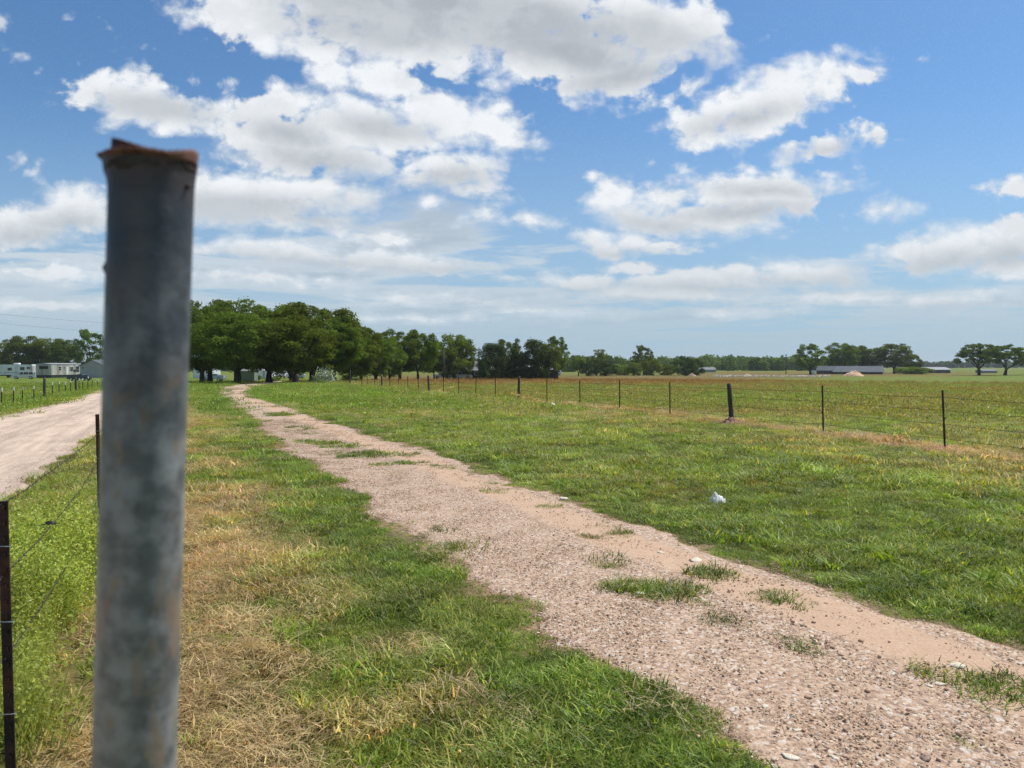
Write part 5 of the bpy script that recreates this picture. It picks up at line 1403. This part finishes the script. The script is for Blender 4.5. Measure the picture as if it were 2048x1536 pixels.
# dirt heaps and pale rubble on the far side of the field
def heap(label, px, Y, w, h, rgb, seed, name='dirt_heap'):
    g = np.random.default_rng(seed); X = (px - CX) / F * Y; n = 34
    xs = np.linspace(-1, 1, n); Xg, Yg = np.meshgrid(xs, xs); q = np.hypot(Xg, Yg)
    Z = np.clip(1 - q, 0, 1) ** .85 * h * (1 + .5 * (fbm(Xg * 3 + seed, Yg * 3, 4, seed, .65) - .5) * 2) + .10 * h * g.uniform(0, 1, Xg.shape) * (q < .95) - .1
    idx = np.arange(n * n).reshape(n, n); Fq = np.stack([idx[:-1, :-1], idx[:-1, 1:], idx[1:, 1:], idx[1:, :-1]], -1).reshape(-1, 4)
    me = new_mesh(name, np.stack([Xg * w / 2, Yg * w / 2.4, Z], -1).reshape(-1, 3), Fq, [mat('heap_%d' % seed, rgb, .95, 0, .3, 1.2)], False)
    o = link(name, me, label=label, category='dirt heap'); o.location = (X, Y, H(X, Y))
heap('large orange tan heap of dirt in front of the grey barn', 1707, 215, 6.2, 1.75, (.56, .36, .22), 1)
heap('low brown heap of dirt beside the big dark bush', 1384, 215, 2.8, .95, (.33, .23, .16), 2)
heap('low wide tan heap of dirt left of the utility pole', 1494, 218, 3.2, .75, (.40, .30, .20), 3)
def rubble():
    g = np.random.default_rng(44); Vs, Fs, Cs, b = [], [], [], 0
    sv, sf, sc_ = stones(1, .001, 1.0, 1.0, 3)
    for i in range(520):
        px = g.uniform(1425, 1660) if i < 430 else g.uniform(1100, 1425); Y = g.uniform(196, 226); s = g.uniform(.10, .38) * (1 if i < 430 else .5)
        X = (px - CX) / F * Y; a = g.uniform(0, 6.28); ca, sa = np.cos(a), np.sin(a)
        V = (sv * s) @ np.array([[ca, sa, 0], [-sa, ca, 0], [0, 0, 1]]) + np.array([X, Y, H(X, Y) + .18 * s])
        Vs.append(V); Fs.append(sf + b); b += len(V); Cs.append(np.ones((len(V), 3)))
    me = new_mesh('rubble', np.concatenate(Vs), np.concatenate(Fs), [mat('pale_rubble', (.58, .50, .42), .9, 0, .35, .6)], False)
    link('rubble', me, kind='stuff', label='pale broken rubble strewn along the far edge of the field', category='rubble')
rubble()
# single pale stones lying on the track
STONE = mat('pale_stone', (.66, .58, .45), .9, 0, .15, 30, .4)
def stone(px, py, w, label, seed, dark=False, asp=.5):
    sv, sf, sc_ = stones(1, .001, 1.0, 1.0, seed, .4)
    import bmesh
    X, Y = ground_at(px, py); wm = .78 * w / F * math.hypot(Y, 1.2)
    bm = bmesh.new(); me0 = new_mesh('s', sv, sf); bm.from_mesh(me0); bpy.data.meshes.remove(me0)
    bmesh.ops.subdivide_edges(bm, edges=bm.edges, cuts=2, use_grid_fill=True)
    g = np.random.default_rng(seed)
    for v in bm.verts: v.co = v.co * (1 + g.normal(0, .05)); 
    xs = [v.co.x for v in bm.verts]; c = (max(xs) + min(xs)) / 2; k = wm / (max(xs) - min(xs))
    for v in bm.verts: v.co.x -= c; v.co = v.co * k; v.co.y *= asp * 1.6; v.co.z *= .55
    me = bpy.data.meshes.new('stone'); bm.to_mesh(me); bm.free()
    me.materials.append(STONE if not dark else mat('brown_stone', (.30, .22, .17), .9, 0, .2, 30, .4))
    o = link('stone', me, label=label, category='stone', group='larger stones lying on the dirt track'); o.location = (X, Y, H(X, Y) + .012)
for i, a in enumerate([
    (1392, 1125, 34, 'long flat white stone at the edge of the smooth rut, middle of the track'),
    (1432, 1131, 20, 'thin flat white stone just right of the long flat one'),
    (1068, 1201, 16, 'white stone near the left grass edge below the black gravel'),
    (1322, 1109, 20, 'grey white stone up the track left of the long flat one'),
    (1280, 1191, 26, 'flat pale stone under the big grass patch on the track'),
    (1915, 1335, 38, 'pale flat stone with a dark shadow near the right edge'),
    (1882, 1372, 32, 'broad white stone below the pale flat one on the right'),
    (1858, 1376, 18, 'small white stone touching the left side of the broad one'),
    (1786, 1353, 14, 'small bright stone alone left of the broad white stone'),
    (1531, 1422, 20, 'flat cream stone in the lower middle of the track'),
    (1625, 1437, 16, 'angular pale stone right of the flat cream one'),
    (1582, 1525, 40, 'long white stone at the very bottom beside the grass'),
    (1852, 1522, 34, 'long flat brown stone near the bottom right'),
    (1670, 1522, 18, 'white stone at the bottom between the long stones'),
    (1434, 1272, 14, 'round white stone left of the weedy patch on the track'),
    (1128, 1000, 24, 'pale stone far up on the right rut'),
    (1595, 1468, 20, 'rounded pale stone above the long white one at the bottom')]):
    stone(a[0], a[1], a[2], a[3], 600 + i, dark=('brown' in a[3]))
# soil mound and roots at the foot of the leaning wooden post
def mound():
    X, Y = FR_PTS[2]; g = np.random.default_rng(8); n = 20
    xs = np.linspace(-1, 1, n); Xg, Yg = np.meshgrid(xs, xs); q = np.hypot(Xg, Yg)
    Z = np.clip(1 - q, 0, 1) ** .8 * .13 * (1 + .5 * g.normal(size=Xg.shape)) - .01
    idx = np.arange(n * n).reshape(n, n); Fq = np.stack([idx[:-1, :-1], idx[:-1, 1:], idx[1:, 1:], idx[1:, :-1]], -1).reshape(-1, 4)
    me = new_mesh('soil_mound', np.stack([Xg * .42, Yg * .3, Z], -1).reshape(-1, 3), Fq, [mat('mound_soil', (.24, .14, .09), .95, 0, .3, 12)], False)
    o = link('soil_mound', me, label='low mound of reddish soil round the foot of the leaning wooden fence post', category='soil mound'); o.location = (X - .1, Y - .05, H(X, Y))
mound()

# ------------------------------------------------------------------ air: even haze over the whole scene
def haze():
    mb = MB(); mb.box(-9800, 9800, -9800, 9800, -3.2, 24.0)
    m = bpy.data.materials.new('haze_air'); m.use_nodes = True; nt = m.node_tree; nt.nodes.clear()
    out = nt.nodes.new('ShaderNodeOutputMaterial'); v = nt.nodes.new('ShaderNodeVolumePrincipled')
    v.inputs['Color'].default_value = (.86, .93, 1.0, 1); v.inputs['Density'].default_value = HAZE; v.inputs['Anisotropy'].default_value = .2
    nt.links.new(v.outputs[0], out.inputs['Volume'])
    mb.build('haze', m, kind='stuff', label='thin pale haze in the air over the fields', category='haze')
HAZE = 0.00014
haze()
